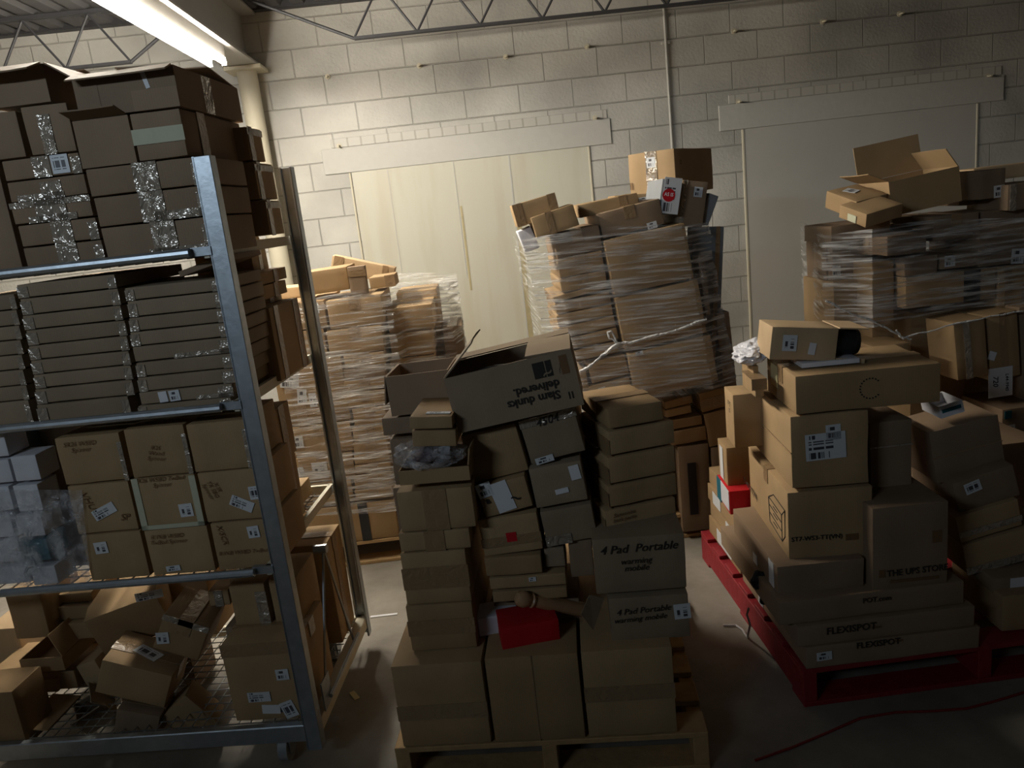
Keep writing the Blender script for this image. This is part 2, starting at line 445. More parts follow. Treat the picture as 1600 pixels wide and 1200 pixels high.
def wall_block_mat():
    m, N, L, P = nt('painted_block_wall')
    tc = N.new('ShaderNodeTexCoord'); sp = N.new('ShaderNodeSeparateXYZ'); cb = N.new('ShaderNodeCombineXYZ')
    L.new(tc.outputs['Object'], sp.inputs[0]); L.new(sp.outputs[0], cb.inputs[0]); L.new(sp.outputs[2], cb.inputs[1])
    mp = N.new('ShaderNodeMapping'); mp.inputs['Location'].default_value = (1.123 + .2032 + 40 * .4064, -2.787 + 40 * .2032, 0); L.new(cb.outputs[0], mp.inputs['Vector'])
    br = N.new('ShaderNodeTexBrick'); br.inputs['Scale'].default_value = 1; br.inputs['Brick Width'].default_value = .4064; br.inputs['Row Height'].default_value = .2032
    br.inputs['Mortar Size'].default_value = .0055; br.inputs['Mortar Smooth'].default_value = .5; br.offset = .5
    br.inputs['Color1'].default_value = (0, 0, 0, 1); br.inputs['Color2'].default_value = (1, 1, 1, 1); br.inputs['Mortar'].default_value = (.5, .5, .5, 1)
    L.new(mp.outputs['Vector'], br.inputs['Vector'])
    no = N.new('ShaderNodeTexNoise'); no.inputs['Scale'].default_value = 1.3; no.inputs['Detail'].default_value = 7; L.new(tc.outputs['Object'], no.inputs['Vector'])
    n2 = N.new('ShaderNodeTexNoise'); n2.inputs['Scale'].default_value = 55; n2.inputs['Detail'].default_value = 4; L.new(tc.outputs['Object'], n2.inputs['Vector'])
    mx = N.new('ShaderNodeMix'); mx.data_type = 'RGBA'; mx.inputs['A'].default_value = (.35, .34, .31, 1); mx.inputs['B'].default_value = (.60, .58, .525, 1)
    mr = N.new('ShaderNodeMapRange'); mr.inputs['From Min'].default_value = .3; mr.inputs['From Max'].default_value = .62; L.new(no.outputs['Fac'], mr.inputs['Value']); L.new(mr.outputs['Result'], mx.inputs['Factor'])
    m2 = N.new('ShaderNodeMix'); m2.data_type = 'RGBA'; m2.inputs['B'].default_value = (.32, .30, .26, 1)
    ml = N.new('ShaderNodeMath'); ml.operation = 'MULTIPLY'; L.new(br.outputs['Fac'], ml.inputs[0])
    n3 = N.new('ShaderNodeTexNoise'); n3.inputs['Scale'].default_value = 2.2; L.new(tc.outputs['Object'], n3.inputs['Vector'])
    L.new(n3.outputs['Fac'], ml.inputs[1]); L.new(ml.outputs[0], m2.inputs['Factor']); L.new(mx.outputs['Result'], m2.inputs['A'])
    L.new(m2.outputs['Result'], P.inputs['Base Color']); P.inputs['Roughness'].default_value = .6
    ad = N.new('ShaderNodeMath'); ad.operation = 'MULTIPLY_ADD'; ad.inputs[1].default_value = -1.0; L.new(br.outputs['Fac'], ad.inputs[0])
    sc = N.new('ShaderNodeMath'); sc.operation = 'MULTIPLY'; sc.inputs[1].default_value = .35; L.new(n2.outputs['Fac'], sc.inputs[0]); L.new(sc.outputs[0], ad.inputs[2])
    b = N.new('ShaderNodeBump'); b.inputs['Strength'].default_value = 1.0; b.inputs['Distance'].default_value = .009; L.new(ad.outputs[0], b.inputs['Height']); L.new(b.outputs['Normal'], P.inputs['Normal'])
    return m


def soldier_mat():
    m, N, L, P = nt('small_upright_bricks')
    tc = N.new('ShaderNodeTexCoord'); sp = N.new('ShaderNodeSeparateXYZ'); cb = N.new('ShaderNodeCombineXYZ')
    L.new(tc.outputs['Object'], sp.inputs[0]); L.new(sp.outputs[0], cb.inputs[0]); cb.inputs[1].default_value = 4.5
    br = N.new('ShaderNodeTexBrick'); br.inputs['Scale'].default_value = 1; br.inputs['Brick Width'].default_value = .102; br.inputs['Row Height'].default_value = 9
    br.inputs['Mortar Size'].default_value = .006; br.offset = 0; L.new(cb.outputs[0], br.inputs['Vector'])
    mx = N.new('ShaderNodeMix'); mx.data_type = 'RGBA'; mx.inputs['A'].default_value = (.54, .52, .47, 1); mx.inputs['B'].default_value = (.34, .31, .26, 1)
    ml = N.new('ShaderNodeMath'); ml.operation = 'MULTIPLY'; ml.inputs[1].default_value = .6; L.new(br.outputs['Fac'], ml.inputs[0]); L.new(ml.outputs[0], mx.inputs['Factor']); L.new(mx.outputs['Result'], P.inputs['Base Color'])
    b = N.new('ShaderNodeBump'); b.inputs['Distance'].default_value = -.008; L.new(br.outputs['Fac'], b.inputs['Height']); L.new(b.outputs['Normal'], P.inputs['Normal'])
    return m


M['block'] = wall_block_mat(); M['soldier'] = soldier_mat()
M['lintel'] = simple('painted_concrete_lintel', (.54, .525, .48), .6, bump=.25, scale=18, var=.05)


def panel_mat():
    m, N, L, P = nt('painted_board'); P.inputs['Roughness'].default_value = .5
    tc = N.new('ShaderNodeTexCoord'); mp = N.new('ShaderNodeMapping'); mp.inputs['Scale'].default_value = (5, 1, .6); L.new(tc.outputs['Object'], mp.inputs['Vector'])
    no = N.new('ShaderNodeTexNoise'); no.inputs['Scale'].default_value = 1.5; no.inputs['Detail'].default_value = 6; L.new(mp.outputs[0], no.inputs['Vector'])
    rp = N.new('ShaderNodeValToRGB'); rp.color_ramp.elements[0].position = .3; rp.color_ramp.elements[0].color = (.55, .51, .40, 1)
    rp.color_ramp.elements[1].position = .52; rp.color_ramp.elements[1].color = (.60, .58, .48, 1)
    L.new(no.outputs['Fac'], rp.inputs[0]); L.new(rp.outputs[0], P.inputs['Base Color'])
    b = N.new('ShaderNodeBump'); b.inputs['Strength'].default_value = .12; b.inputs['Distance'].default_value = .003; L.new(no.outputs['Fac'], b.inputs['Height']); L.new(b.outputs['Normal'], P.inputs['Normal'])
    return m


M['panel'] = panel_mat()
M['panel2'] = simple('grey_painted_board', (.52, .50, .455), .55, bump=.12, scale=4, var=.07)
M['stain'] = simple('yellow_brown_glue_stain', (.46, .39, .22), .6, bump=.3, scale=20, var=.2)


def floor_mat():
    m, N, L, P = nt('worn_concrete')
    tc = N.new('ShaderNodeTexCoord')
    no = N.new('ShaderNodeTexNoise'); no.inputs['Scale'].default_value = 2.5; no.inputs['Detail'].default_value = 9; no.inputs['Roughness'].default_value = .65; L.new(tc.outputs['Object'], no.inputs['Vector'])
    rp = N.new('ShaderNodeValToRGB'); rp.color_ramp.elements[0].position = .3; rp.color_ramp.elements[0].color = (.16, .14, .115, 1)
    rp.color_ramp.elements[1].position = .7; rp.color_ramp.elements[1].color = (.33, .30, .25, 1); L.new(no.outputs['Fac'], rp.inputs[0]); L.new(rp.outputs[0], P.inputs['Base Color'])
    b = N.new('ShaderNodeBump'); b.inputs['Strength'].default_value = .3; b.inputs['Distance'].default_value = .01; L.new(no.outputs['Fac'], b.inputs['Height']); L.new(b.outputs['Normal'], P.inputs['Normal'])
    P.inputs['Roughness'].default_value = .5
    return m


M['floor'] = floor_mat()
XL, XR, YB = -7.0, 8.0, -9.0
bm = bmesh.new(); bbox(bm, XL, XR, YB, WY, -.12, 0); struct('floor', bm, 'floor')
bm = bmesh.new(); bbox(bm, XL, XR, WY, WY + .2, 0, 3.45); struct('wall_back', bm, 'block')
for nm, a in (('wall_left', (XL - .2, XL, YB, WY)), ('wall_right', (XR, XR + .2, YB, WY)), ('wall_front', (XL, XR, YB - .2, YB))):
    bm = bmesh.new(); bbox(bm, *a, 0, 3.45); struct(nm, bm, 'block')
# ribbed steel deck
bm = bmesh.new(); prof = []
x = XL
while x < XR:
    prof += [(x, 3.27), (x + .085, 3.27), (x + .105, 3.30), (x + .15, 3.30)]; x += .17
va = [bm.verts.new((px_, YB, pz)) for px_, pz in prof]; vb = [bm.verts.new((px_, WY, pz)) for px_, pz in prof]
for i in range(len(prof) - 1): bm.faces.new((va[i], va[i + 1], vb[i + 1], vb[i]))
r_ = bmesh.ops.extrude_face_region(bm, geom=bm.faces[:]); bmesh.ops.translate(bm, vec=(0, 0, .1), verts=[g_ for g_ in r_['geom'] if isinstance(g_, bmesh.types.BMVert)])
M['deck'] = simple('dull_steel_deck', (.10, .098, .10), .6, metal=.2, bump=.2, scale=3, var=.3)
struct('ceiling', bm, 'deck')

bm = bmesh.new(); bbox(bm, XL, XR, WY - .07, WY, 3.258, 3.30); struct('trim_20', bm, 'joist')
# boarded-up openings under their lintels
bm = bmesh.new(); bbox(bm, -.82, .99, WY - .006, WY + .01, 0, 2.085); struct('door_1', bm, 'panel')
bm = bmesh.new(); bbox(bm, 2.20, 4.04, WY - .006, WY + .01, 0, 2.085); struct('door_2', bm, 'panel2')
for i, (x0, x1, z0, z1) in enumerate(((-1.02, 1.17, 2.087, 2.27), (2.01, 4.25, 2.087, 2.275))):
    bm = bmesh.new(); bbox(bm, x0, x1, WY - .012, WY + .01, z0, z1, bev=.002); struct('trim_%d' % (i * 4 + 1), bm, 'lintel')
    bm = bmesh.new(); bbox(bm, x0 + .08, x1 - .02, WY - .007, WY + .01, z1 + .004, z1 + .068, bev=.002); struct('trim_%d' % (i * 4 + 2), bm, 'soldier')
for i, (x, w) in enumerate(((-.83, .012), (.995, .012), (2.195, .014), (4.05, .012))):
    bm = bmesh.new(); bbox(bm, x - w, x + w * .3, WY - .011, WY + .01, 0, 2.085, bev=.003); struct('trim_%d' % (i + 9), bm, 'cream')
for i, (x, za, zb, w) in enumerate(((.375, 0, 2.083, .006), (-.05, 1.2, 2.083, .003), (.40, 0.3, 1.7, .018), (-.03, 1.1, 1.75, .008), (-.55, 1.3, 2.08, .0025))):
    bm = bmesh.new(); bbox(bm, x - w, x + w, WY - .0085, WY, za, zb); struct('trim_%d' % (i + 14), bm, 'stain' if i in (2, 3) else 'lintel')

# steel beam, column, joists, conduit
M['beam'] = simple('shade_greyed_cream_beam', (.40, .385, .36), .55, bump=.1, var=.1, scale=5)  # cream beam; shade of its unlit side is put into the greyer colour
BX0, BX1, BZ = -1.56, -1.33, 2.87
e = empty('ceiling_beam', Matrix.Translation((-1.445, 2, BZ)), 'cream painted steel beam running over the fluorescent lamp to the column', 'beam')
for nm, (x0, x1, z0, z1) in {'bottom_flange': (-.115, .115, 0, .016), 'web': (-.006, .006, .016, .37), 'top_flange': (-.115, .115, .37, .386)}.items():
    bm = bmesh.new(); bbox(bm, x0, x1, -8, 4.07, z0, z1); add(nm, bm, 'beam', e)
e = empty('steel_column', Matrix.Translation((-1.43, 5.93, 0)), 'round cream painted steel column against the block wall', 'column')
bm = bmesh.new(); tube(bm, [(0, 0, .012), (0, 0, 2.84)], .07, 28); add('shaft', bm, 'cream', e, smooth=True)
bm = bmesh.new(); bbox(bm, -.13, .13, -.11, .11, 2.84, 2.868, bev=.003); add('cap_plate', bm, 'cream', e)
bm = bmesh.new(); bbox(bm, -.12, .12, -.11, .11, 0, .012); add('base_plate', bm, 'cream', e)


def joist(x0, x1, y, ends, lab):
    e = empty('roof_joist', Matrix.Translation(((x0 + x1) / 2, y, 2.9)), lab, 'joist', None)
    inv = e.matrix_world.inverted()
    za, zb = 2.915, 3.245
    bm = bmesh.new(); bbox(bm, x0, x1, y - .03, y - .006, zb, zb + .022); bbox(bm, x0, x1, y + .006, y + .03, zb, zb + .022); bm.transform(inv); add('top_chord', bm, 'joist', e)
    b0 = x0 + (.72 if ends == 'l' else 0); b1 = x1 - (.55 if ends == 'r' else 0)
    bm = bmesh.new(); bbox(bm, b0, b1, y - .022, y - .004, za, za + .018); bbox(bm, b0, b1, y + .004, y + .022, za, za + .018); bm.transform(inv); add('bottom_chord', bm, 'joist', e)
    bm = bmesh.new()
    pts = []
    x = b0 if ends == 'l' else b1; s = 1 if ends == 'l' else -1
    while (x < x1 + .1 if s > 0 else x > x0 - .1):
        pts += [(x, y, za + .01), (x + s * .215, y, zb)]; x += s * .43
    for a, b_ in zip(pts, pts[1:]): tube(bm, [a, b_], .0085, 6)
    tube(bm, [(x0 + .03, y, zb), (b0, y, za + .01)] if ends == 'l' else [(x1 - .03, y, zb), (b1, y, za + .01)], .011, 6)
    bm.transform(inv); add('web_bars', bm, 'joist', e)


joist(-1.33, XR, 5.65, 'l', 'dark open-web steel joist in front of the wall right of the beam')
joist(XL, -1.56, 5.65, 'r', 'dark open-web steel joist in front of the wall left of the beam')
bm = bmesh.new(); tube(bm, [(1.63, WY - .02, 1.0), (1.63, WY - .02, 3.27)], .0095, 10)
for z in (1.9, 2.75): bbox(bm, 1.60, 1.66, WY - .02, WY, z, z + .02)
tag(add('conduit_pipe', bm, 'lintel', smooth=True), 'thin painted conduit pipe running straight up the block wall', 'pipe')
k = 0
for px in ((512, 120), (655, 103), (790, 89), (917, 73), (929, 184), (530, 228), (1146, 49), (1285, 34), (1153, 159), (1542, 119), (1405, 22)):
    p = hit(px, Vector((0, WY, 0)), Vector((0, 1, 0))); bm = bmesh.new()
    tube(bm, [(0, .01, 0), (0, -.06, -.004)], .008, 8); tube(bm, [(0, .005, 0), (0, -.008, 0)], .02, 8)
    o = add('wall_bolt', bm, 'cream', mw=Matrix.Translation(p)); where = ('left' if px[0] < 700 else 'middle' if px[0] < 1100 else 'right')
    tag(o, 'small painted bolt stub sticking out of the bare block wall', 'bolt', 'bolts sticking out of the block wall')

# ---------------------------------------------------------------- fluorescent lamp under the beam
mt, N_, L_, P_ = nt('lit_fluorescent_tube'); P_.inputs['Base Color'].default_value = (1, 1, 1, 1)
P_.inputs['Emission Color'].default_value = (1.0, 0.92, 0.79, 1); P_.inputs['Emission Strength'].default_value = TUBE_POWER
M['lit'] = mt
M['fixture'] = simple('white_enamel', (.75, .73, .68), .4)
TX, TY0, TY1, TZ = -1.42, 2.75, 5.20, 2.76
e = empty('fluorescent_lamp', Matrix.Translation((TX, (TY0 + TY1) / 2, TZ + .06)), 'lit twin-tube fluorescent strip lamp hanging under the cream beam', 'lamp')
hl = (TY1 - TY0) / 2
bm = bmesh.new(); bbox(bm, -.055, .055, -hl, hl, -.03, .05, bev=.004); add('housing', bm, 'fixture', e)
for s in (-1, 1):
    bm = bmesh.new(); tube(bm, [(s * .045, -hl + .03, -.055), (s * .045, hl - .03, -.055)], .0165, 16); add('tube', bm, 'lit', e, smooth=True)
    for q in (-1, 1):
        bm = bmesh.new(); bbox(bm, s * .045 - .014, s * .045 + .014, q * (hl - .028), q * (hl - .008), -.075, -.03); add('lamp_holder', bm, 'fixture', e)

# ---------------------------------------------------------------- pallets


def pallet(loc, yaw, W, D, mat, lab, H=.13, nb=3):
    e = empty('pallet', Matrix.Translation(loc) @ Matrix.Rotation(math.radians(yaw), 4, 'Z'), lab, 'pallet')
    t = .018
    for i in range(7):
        y = -D / 2 + (D - .1) * i / 6; bm = bmesh.new(); bbox(bm, -W / 2, W / 2, y, y + .1, H - t, H, bev=.002); add('deck_board', bm, mat, e)
    for i in range(3):
        y = -D / 2 + (D - .1) * i / 2; bm = bmesh.new(); bbox(bm, -W / 2, W / 2, y, y + .1, 0.001, t, bev=.002); add('bottom_board', bm, mat, e)
    for i in range(nb):
        x = -W / 2 + (W - .045) * i / (nb - 1); bm = bmesh.new(); bbox(bm, x, x + .045, -D / 2 + .002, D / 2 - .002, t, H - t, bev=.002); add('stringer', bm, mat, e)
    return e


pallet((-.43, 4.2, 0), 0, 1.1, 1.02, 'wood', 'bare wooden pallet under the film-wrapped stack left of the blocked door')
pallet((.66, 4.05, 0), 0, 1.03, 1.05, 'wood', 'bare wooden pallet under the tall leaning stack, mostly hidden')
pallet((2.17, 4.0, 0), 0, 1.2, 1.1, 'wood', 'bare wooden pallet under the far right film-wrapped stack')
a7 = axes(-7); c_ = Vector((-.40, 2.07, 0)) + a7[0] * .46 + a7[1] * .5
pallet(c_, -7, .95, 1.0, 'wood', 'bare wooden pallet in front under the three plain floor-level boxes')
pallet((1.52, 2.73, 0), 0, 1.22, 1.12, 'redwood', 'red painted wooden pallet under the flat computer-desk cartons', H=.14)

# ================================================================ steel roll cart on the left
CP = (-.69, 2.20, -6.0)
cex, cey = axes(CP[2])
CM = Matrix(((cex.x, cey.x, 0, CP[0]), (cex.y, cey.y, 0, CP[1]), (0, 0, 1, 0), (0, 0, 0, 1)))     # x to the right along the front, y away
CW, CDp = 1.62, .70
cart = empty('roll_cart', CM @ Matrix.Translation((-CW / 2, CDp / 2, 0)), 'tall galvanised steel roll cart with open shelves full of boxes', 'cart')
ci = cart.matrix_world.inverted() @ CM
SZ = (1.675, 1.232, .712)
for x in (0, -CW):
    for y in (0, CDp):
        bm = bmesh.new()
        bbox(bm, x - .025, x + .025, y - .004, y + .004, .07, 1.925, bev=.0015)
        bbox(bm, x + (.017 if x == 0 else -.025), x + (.025 if x == 0 else -.017), y, y + (.035 if y == 0 else -.035), .07, 1.925, bev=.0015)
        bbox(bm, x - .025, x - .019, y - .004, y + (.018 if y == 0 else -.018), .07, 1.925)
        bm.transform(ci); add('post', bm, 'steel', cart)


def mesh_grid(bm, x0, x1, y0, y1, z, step=.05, r=.0022):
    x = x0 + step / 2
    while x < x1: tube(bm, [(x, y0, z), (x, y1, z)], r, 4); x += step
    y = y0 + step / 2
    while y < y1: tube(bm, [(x0, y, z + .003), (x1, y, z + .003)], r, 4); y += step


for i, z in enumerate(SZ):
    bm = bmesh.new(); tube(bm, [(-CW + .05, -.018, z), (-.075, -.018, z)], .013, 10); bm.transform(ci); sh = add('shelf_rail', bm, 'steel', cart, smooth=True)
    bm = bmesh.new(); bbox(bm, -.085, -.02, -.008, .01, z - .012, z + .012); bm.transform(ci); add('bracket', bm, 'steel', cart)
    bm = bmesh.new(); bbox(bm, -.045, -.030, .0, CDp, z - .02, z + .012); bbox(bm, -CW + .03, -CW + .045, 0, CDp, z - .02, z + .012)
    bbox(bm, -CW + .04, -.04, CDp - .02, CDp - .004, z - .02, z + .012); bm.transform(ci); add('shelf_frame', bm, 'cream', cart)
    bm = bmesh.new(); mesh_grid(bm, -CW + .045, -.045, .01, CDp - .02, z - .016); bm.transform(ci); add('wire_shelf', bm, 'wire', cart)
bm = bmesh.new(); bbox(bm, -CW, -.02, -.006, .02, .105, .165, bev=.003); bm.transform(ci); add('base_rail', bm, 'steel', cart)
for x0, x1, y0, y1 in ((-.02, .02, 0, CDp), (-CW - .02, -CW + .02, 0, CDp), (-CW, 0, CDp - .02, CDp), ):
    bm = bmesh.new(); bbox(bm, x0, x1, y0, y1, .105, .15, bev=.003); bm.transform(ci); add('base_rail', bm, 'cream', cart)
bm = bmesh.new(); mesh_grid(bm, -CW + .02, -.02, .02, CDp - .02, .150, .04); bm.transform(ci); add('wire_deck', bm, 'wire', cart)
bm = bmesh.new(); tube(bm, [(.02, .12, .20), (.03, .30, .62)], .005, 6); tube(bm, [(.02, .48, .17), (.03, .31, .62)], .005, 6); tube(bm, [(.0, .30, .63), (.045, .30, .63)], .016, 10)
bm.transform(ci); add('side_brace', bm, 'steel', cart)
bm = bmesh.new(); bbox(bm, .021, .026, .08, .16, .15, .25); tube(bm, [(.035, .12, .18), (.035, .5, .18)], .008, 6); bm.transform(ci); add('latch_plate', bm, 'steel', cart)
for x, y in ((-.12, .06), (-CW + .12, .06), (-.12, CDp - .06), (-CW + .12, CDp - .06)):
    bm = bmesh.new(); bbox(bm, x - .022, x + .022, y - .03, y + .03, .08, .105); bbox(bm, x - .022, x - .018, y - .025, y + .025, .03, .1); bbox(bm, x + .018, x + .022, y - .025, y + .025, .03, .1)
    bm.transform(ci); cs = add('caster', bm, 'steel', cart)
    bm = bmesh.new(); tube(bm, [(x - .015, y, .047), (x + .015, y, .047)], .046, 20); bm.transform(ci); add('wheel', bm, 'rubber', cs, smooth=True)

# ================================================================ cartons: helpers for stacks


def stack(pl, off, D, z0, rows, lab, group=None, mat='k', seam='tY', order='top', **kw):
    """rows from the lowest up: (L, R, dict) with the pixels of each box's top edge"""
    n = len(rows)
    for i, row in enumerate(rows):
        L, R = row[0], row[1]; d = dict(row[2]) if len(row) > 2 else {}
        B = make(pl, L, R, None, d.pop('D', D), off + d.pop('o', 0), z0=z0)
        z0 = z0 + B.H + .001
        finish(B, d.pop('lab', lab).format(o=ORD[n - 1 - i]), d.pop('mat', mat), d.pop('feats', ()), d.pop('seam', seam), d.pop('group', group), **{**kw, **d})
    return z0


def px_box(pl, L, R, b, D, lab, off=0.0, tilt=True, mat='k', feats=(), seam='tY', group=None, z0=None, **kw):
    return finish(make(pl, L, R, b, D, off, tilt, z0), lab, mat, feats, seam, group, **kw)


def cor(Y, N, Nb, lab, R=None, L=None, D=None, W=None, z0=None, yaw=None, mat='k', feats=(), seam='tY', group=None, rc=False, **kw):
    return finish(corner(Y, N, Nb, R, L, D, W, z0, yaw, rc), lab, mat, feats, seam, group, **kw)


# ================================================================ film-wrapped pallet beside the cart (back left)
BL = (-.9, 3.69, 0)
GBL = 'boxes of the film-wrapped stack behind the cart'
FL = 'behind the cart'
stack(BL, 0, .45, .132, [
    ((470, 797), (616, 781), dict(lab='long brown bottom box with a dark strap on the wooden pallet behind the cart', feats=[('P', 'strap', 'f', 'black', .60, .70, 0, 1)], D=.6)),
], '', GBL)
z = onpl((540, 786), BL).z
stack(BL, 0, .5, z + .001, [
    ((456, 756), (549, 750), dict(lab='low plain brown box under the two labelled boxes behind the cart')),
    ((450, 714), (551, 707), dict(lab='brown box with a large address label, behind the cart', feats=[('L', 'f', 'lr', 500, 735, .075, .085, 0), ('L', 'f', 'lr', 468, 738, .045, .05, 4)])),
    ((444, 667), (547, 659), dict(lab='lit brown box with two small labels above the address-labelled box', feats=[('L', 'f', 'lx', 466, 691, .05, .06, 0)])),
    ((424, 568), (533, 557), dict(lab='tall brown box with white labels near its top, behind the rear cart post', seam='fV:.3', feats=[('L', 'f', 'lm', 452, 590, .09, .10, -8), ('L', 'f', 'lx', 472, 620, .045, .075, -6), ('L', 'f', 'lr', 489, 625, .035, .07, 0)])),
    ((418, 521), (506, 514), dict(lab='film-covered brown box over the tall box behind the cart')),
    ((412, 478), (506, 469), dict(lab='film-covered top box with an address sticker behind the rear cart post', feats=[('L', 'f', 'lr', 490, 482, .05, .05, 0)])),
], '', GBL)
stack(BL, .0, .45, z + .001, [
    ((553, 766), (612, 759)), ((551, 743), (611, 735)), ((553, 727), (610, 720)), ((552, 712), (607, 704)), ((550, 692), (605, 685)), ((549, 668), (604, 661)),
    ((549, 640), (602, 632)), ((535, 615), (602, 607)), ((535, 596), (601, 588)), ((535, 577), (601, 570), dict(mat='d')), ((535, 555), (600, 548)), ((508, 516), (596, 507)), ((508, 470), (595, 460))],
    'film-wrapped brown box, {o} from the top of the tall slim column behind the cart', GBL)
# right half, a step further back
stack(BL, .10, .4, .132, [
    ((618, 800), (716, 790)), ((616, 720), (712, 709)), ((612, 655), (700, 645)),
    ((610, 592), (683, 585)), ((607, 561), (679, 554)), ((606, 521), (675, 515), dict(seam='tX')), ((602, 482), (675, 474), dict(seam='tX'))],
    'film-wrapped brown box, {o} from the top in the shadowed column by the blocked door', GBL)
stack(BL, .30, .35, .132, [((718, 780), (738, 777)), ((705, 650), (730, 646)), ((700, 580), (727, 576)), ((690, 512), (722, 507), dict(mat='d'))],
      'narrow brown box, {o} from the top at the stack edge nearest the blocked door', GBL)
stack(BL, .45, .35, .132, [((640, 700), (700, 692)), ((640, 545), (694, 538)), ((618, 458), (682, 450), dict(seam='tX'))],
      'brown box, {o} from the top in the rear film-veiled column by the blocked door', GBL)
# loose ones on top
px_box(BL, (466, 427), (541, 416), (470, 464), .3, 'long plain brown box lying in front on top of the stack behind the cart', off=.05, seam=None, tilt=True)
px_box(BL, (541, 417), (570, 414), (547, 462), .05, 'dark upright box end standing on top of the stack behind the cart', off=.0, mat='d', seam='fH:.75:.03', tilt=True)
px_box(BL, (518, 398), (618, 418), (512, 424), .12, 'slanting long orange-brown box on the very top of the stack behind the cart', off=.45, mat='p', seam='fV:.12 fV:.85:.03', tilt=True)
px_box(BL, (575, 434), (616, 428), (577, 453), .2, 'small brown box with a torn end on top of the stack behind the cart', off=.2, seam='fV:.8', tilt=True)
px_box(BL, (428, 451), (468, 447), (430, 469), .2, 'small orange-brown box half hidden by the rear cart post', off=.3, mat='p', seam=None, tilt=True)

# ================================================================ tall leaning stack (middle)
MD = (.9, 3.50, 0)
GMD = 'boxes of the tall leaning stack between the blocked doors'
for i, (L, R, b) in enumerate((((863, 366), (936, 350), (872, 405)), ((869, 405), (941, 390), (875, 436)), ((873, 436), (946, 421), (878, 458)), ((863, 464), (948, 441), (868, 473)), ((866, 474), (953, 455), (870, 492)),
                               ((868, 493), (956, 474), (872, 511)), ((871, 512), (960, 492), (875, 530)), ((878, 530), (964, 511), (882, 549)), ((890, 549), (965, 532), (894, 567)))):
    px_box(MD, L, R, b, .42, 'flat brown box, %s from the top in the left column of the leaning stack' % ORD[i], mat='d' if i == 0 else 'k', seam=None if i > 2 else 'tY', group=GMD)
px_box(MD, (917, 568), (977, 552), (921, 602), .4, 'brown box under the knotted film in the left column of the leaning stack', seam='tX', group=GMD)
px_box(MD, (917, 604), (984, 588), (922, 650), .4, 'brown box with a small upright barcode behind the five stacked flat boxes', seam='tX', group=GMD, feats=[('L', 'f', 'lr', 942, 613, .035, .05, 6)])
px_box(MD, (900, 580), (916, 577), (906, 640), .4, 'narrow upright brown box left of the barcode box in the leaning stack', seam=None, group=GMD)
px_box(MD, (933, 334), (1031, 309), (942, 374), .45, 'dark film-covered box with a small label on the leaning stack shoulder', mat='d', off=.02, group=GMD, feats=[('L', 'f', 'lx', 1019, 352, .045, .03, 3)])
for i, (L, R, b) in enumerate((((943, 376), (1071, 347), (960, 463)), ((960, 466), (1091, 435), (978, 550)), ((980, 553), (1111, 522), (996, 625)))):
    px_box(MD, L, R, b, .46, '%s large square brown box in the middle of the leaning stack' % ('uppermost', 'middle', 'lowest')[i], off=-.03, seam='tX', group=GMD, feats=[('L', 'f', 'lx', 999, 552, .035, .018, 4)] if i == 2 else ())
px_box(MD, (1037, 628), (1081, 617), (1040, 640), .3, 'small flat brown box under the lowest large square box', seam='tY:.8:.03', group=GMD)
px_box(MD, (1038, 641), (1080, 632), (1040, 654), .3, 'thin flat brown box beneath the small flat one of the leaning stack', seam=None, group=GMD)
px_box(MD, (1042, 658), (1097, 648), (1045, 673), .35, 'brown box of two in the lower right of the leaning stack, upper', seam=None, group=GMD)
px_box(MD, (1044, 675), (1103, 665), (1046, 698), .35, 'brown box of two in the lower right of the leaning stack, lower', seam=None, group=GMD)
px_box(MD, (1091, 615), (1137, 603), (1099, 645), .35, 'film-glinting brown box beside the white bag in the leaning stack', seam='fH:.4', group=GMD)
px_box(MD, (1099, 647), (1142, 637), (1106, 700), .35, 'brown box below the film-glinting box in the leaning stack', seam=None, group=GMD)
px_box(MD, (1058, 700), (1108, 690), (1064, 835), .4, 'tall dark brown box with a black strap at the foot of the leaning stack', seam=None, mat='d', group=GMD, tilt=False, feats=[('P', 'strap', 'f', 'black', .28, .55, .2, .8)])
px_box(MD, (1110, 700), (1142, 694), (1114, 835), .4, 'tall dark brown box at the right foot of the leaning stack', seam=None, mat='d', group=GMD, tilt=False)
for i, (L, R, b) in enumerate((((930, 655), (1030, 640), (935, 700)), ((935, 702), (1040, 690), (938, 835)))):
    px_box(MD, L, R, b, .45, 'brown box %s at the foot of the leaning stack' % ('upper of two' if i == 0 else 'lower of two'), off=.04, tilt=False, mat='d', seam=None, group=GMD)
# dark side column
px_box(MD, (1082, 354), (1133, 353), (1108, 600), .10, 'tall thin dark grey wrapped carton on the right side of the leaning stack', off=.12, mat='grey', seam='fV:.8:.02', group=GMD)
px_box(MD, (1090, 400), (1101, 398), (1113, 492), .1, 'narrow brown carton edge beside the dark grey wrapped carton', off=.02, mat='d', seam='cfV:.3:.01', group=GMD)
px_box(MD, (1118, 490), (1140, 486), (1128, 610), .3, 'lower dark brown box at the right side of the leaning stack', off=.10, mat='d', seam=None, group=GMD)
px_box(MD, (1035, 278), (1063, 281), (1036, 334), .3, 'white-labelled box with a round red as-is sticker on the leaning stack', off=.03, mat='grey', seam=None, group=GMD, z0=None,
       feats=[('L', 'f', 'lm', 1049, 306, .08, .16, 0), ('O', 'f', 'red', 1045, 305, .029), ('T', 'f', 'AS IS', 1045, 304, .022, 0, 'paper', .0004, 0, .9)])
px_box(MD, (1066, 280), (1108, 284), (1064, 353), .3, 'taped dark brown box right of the red as-is sticker', off=.09, mat='d', seam='cfV:.15:.02', group=GMD, feats=[('L', 'f', 'lx', 1091, 300, .04, .045, 0)])
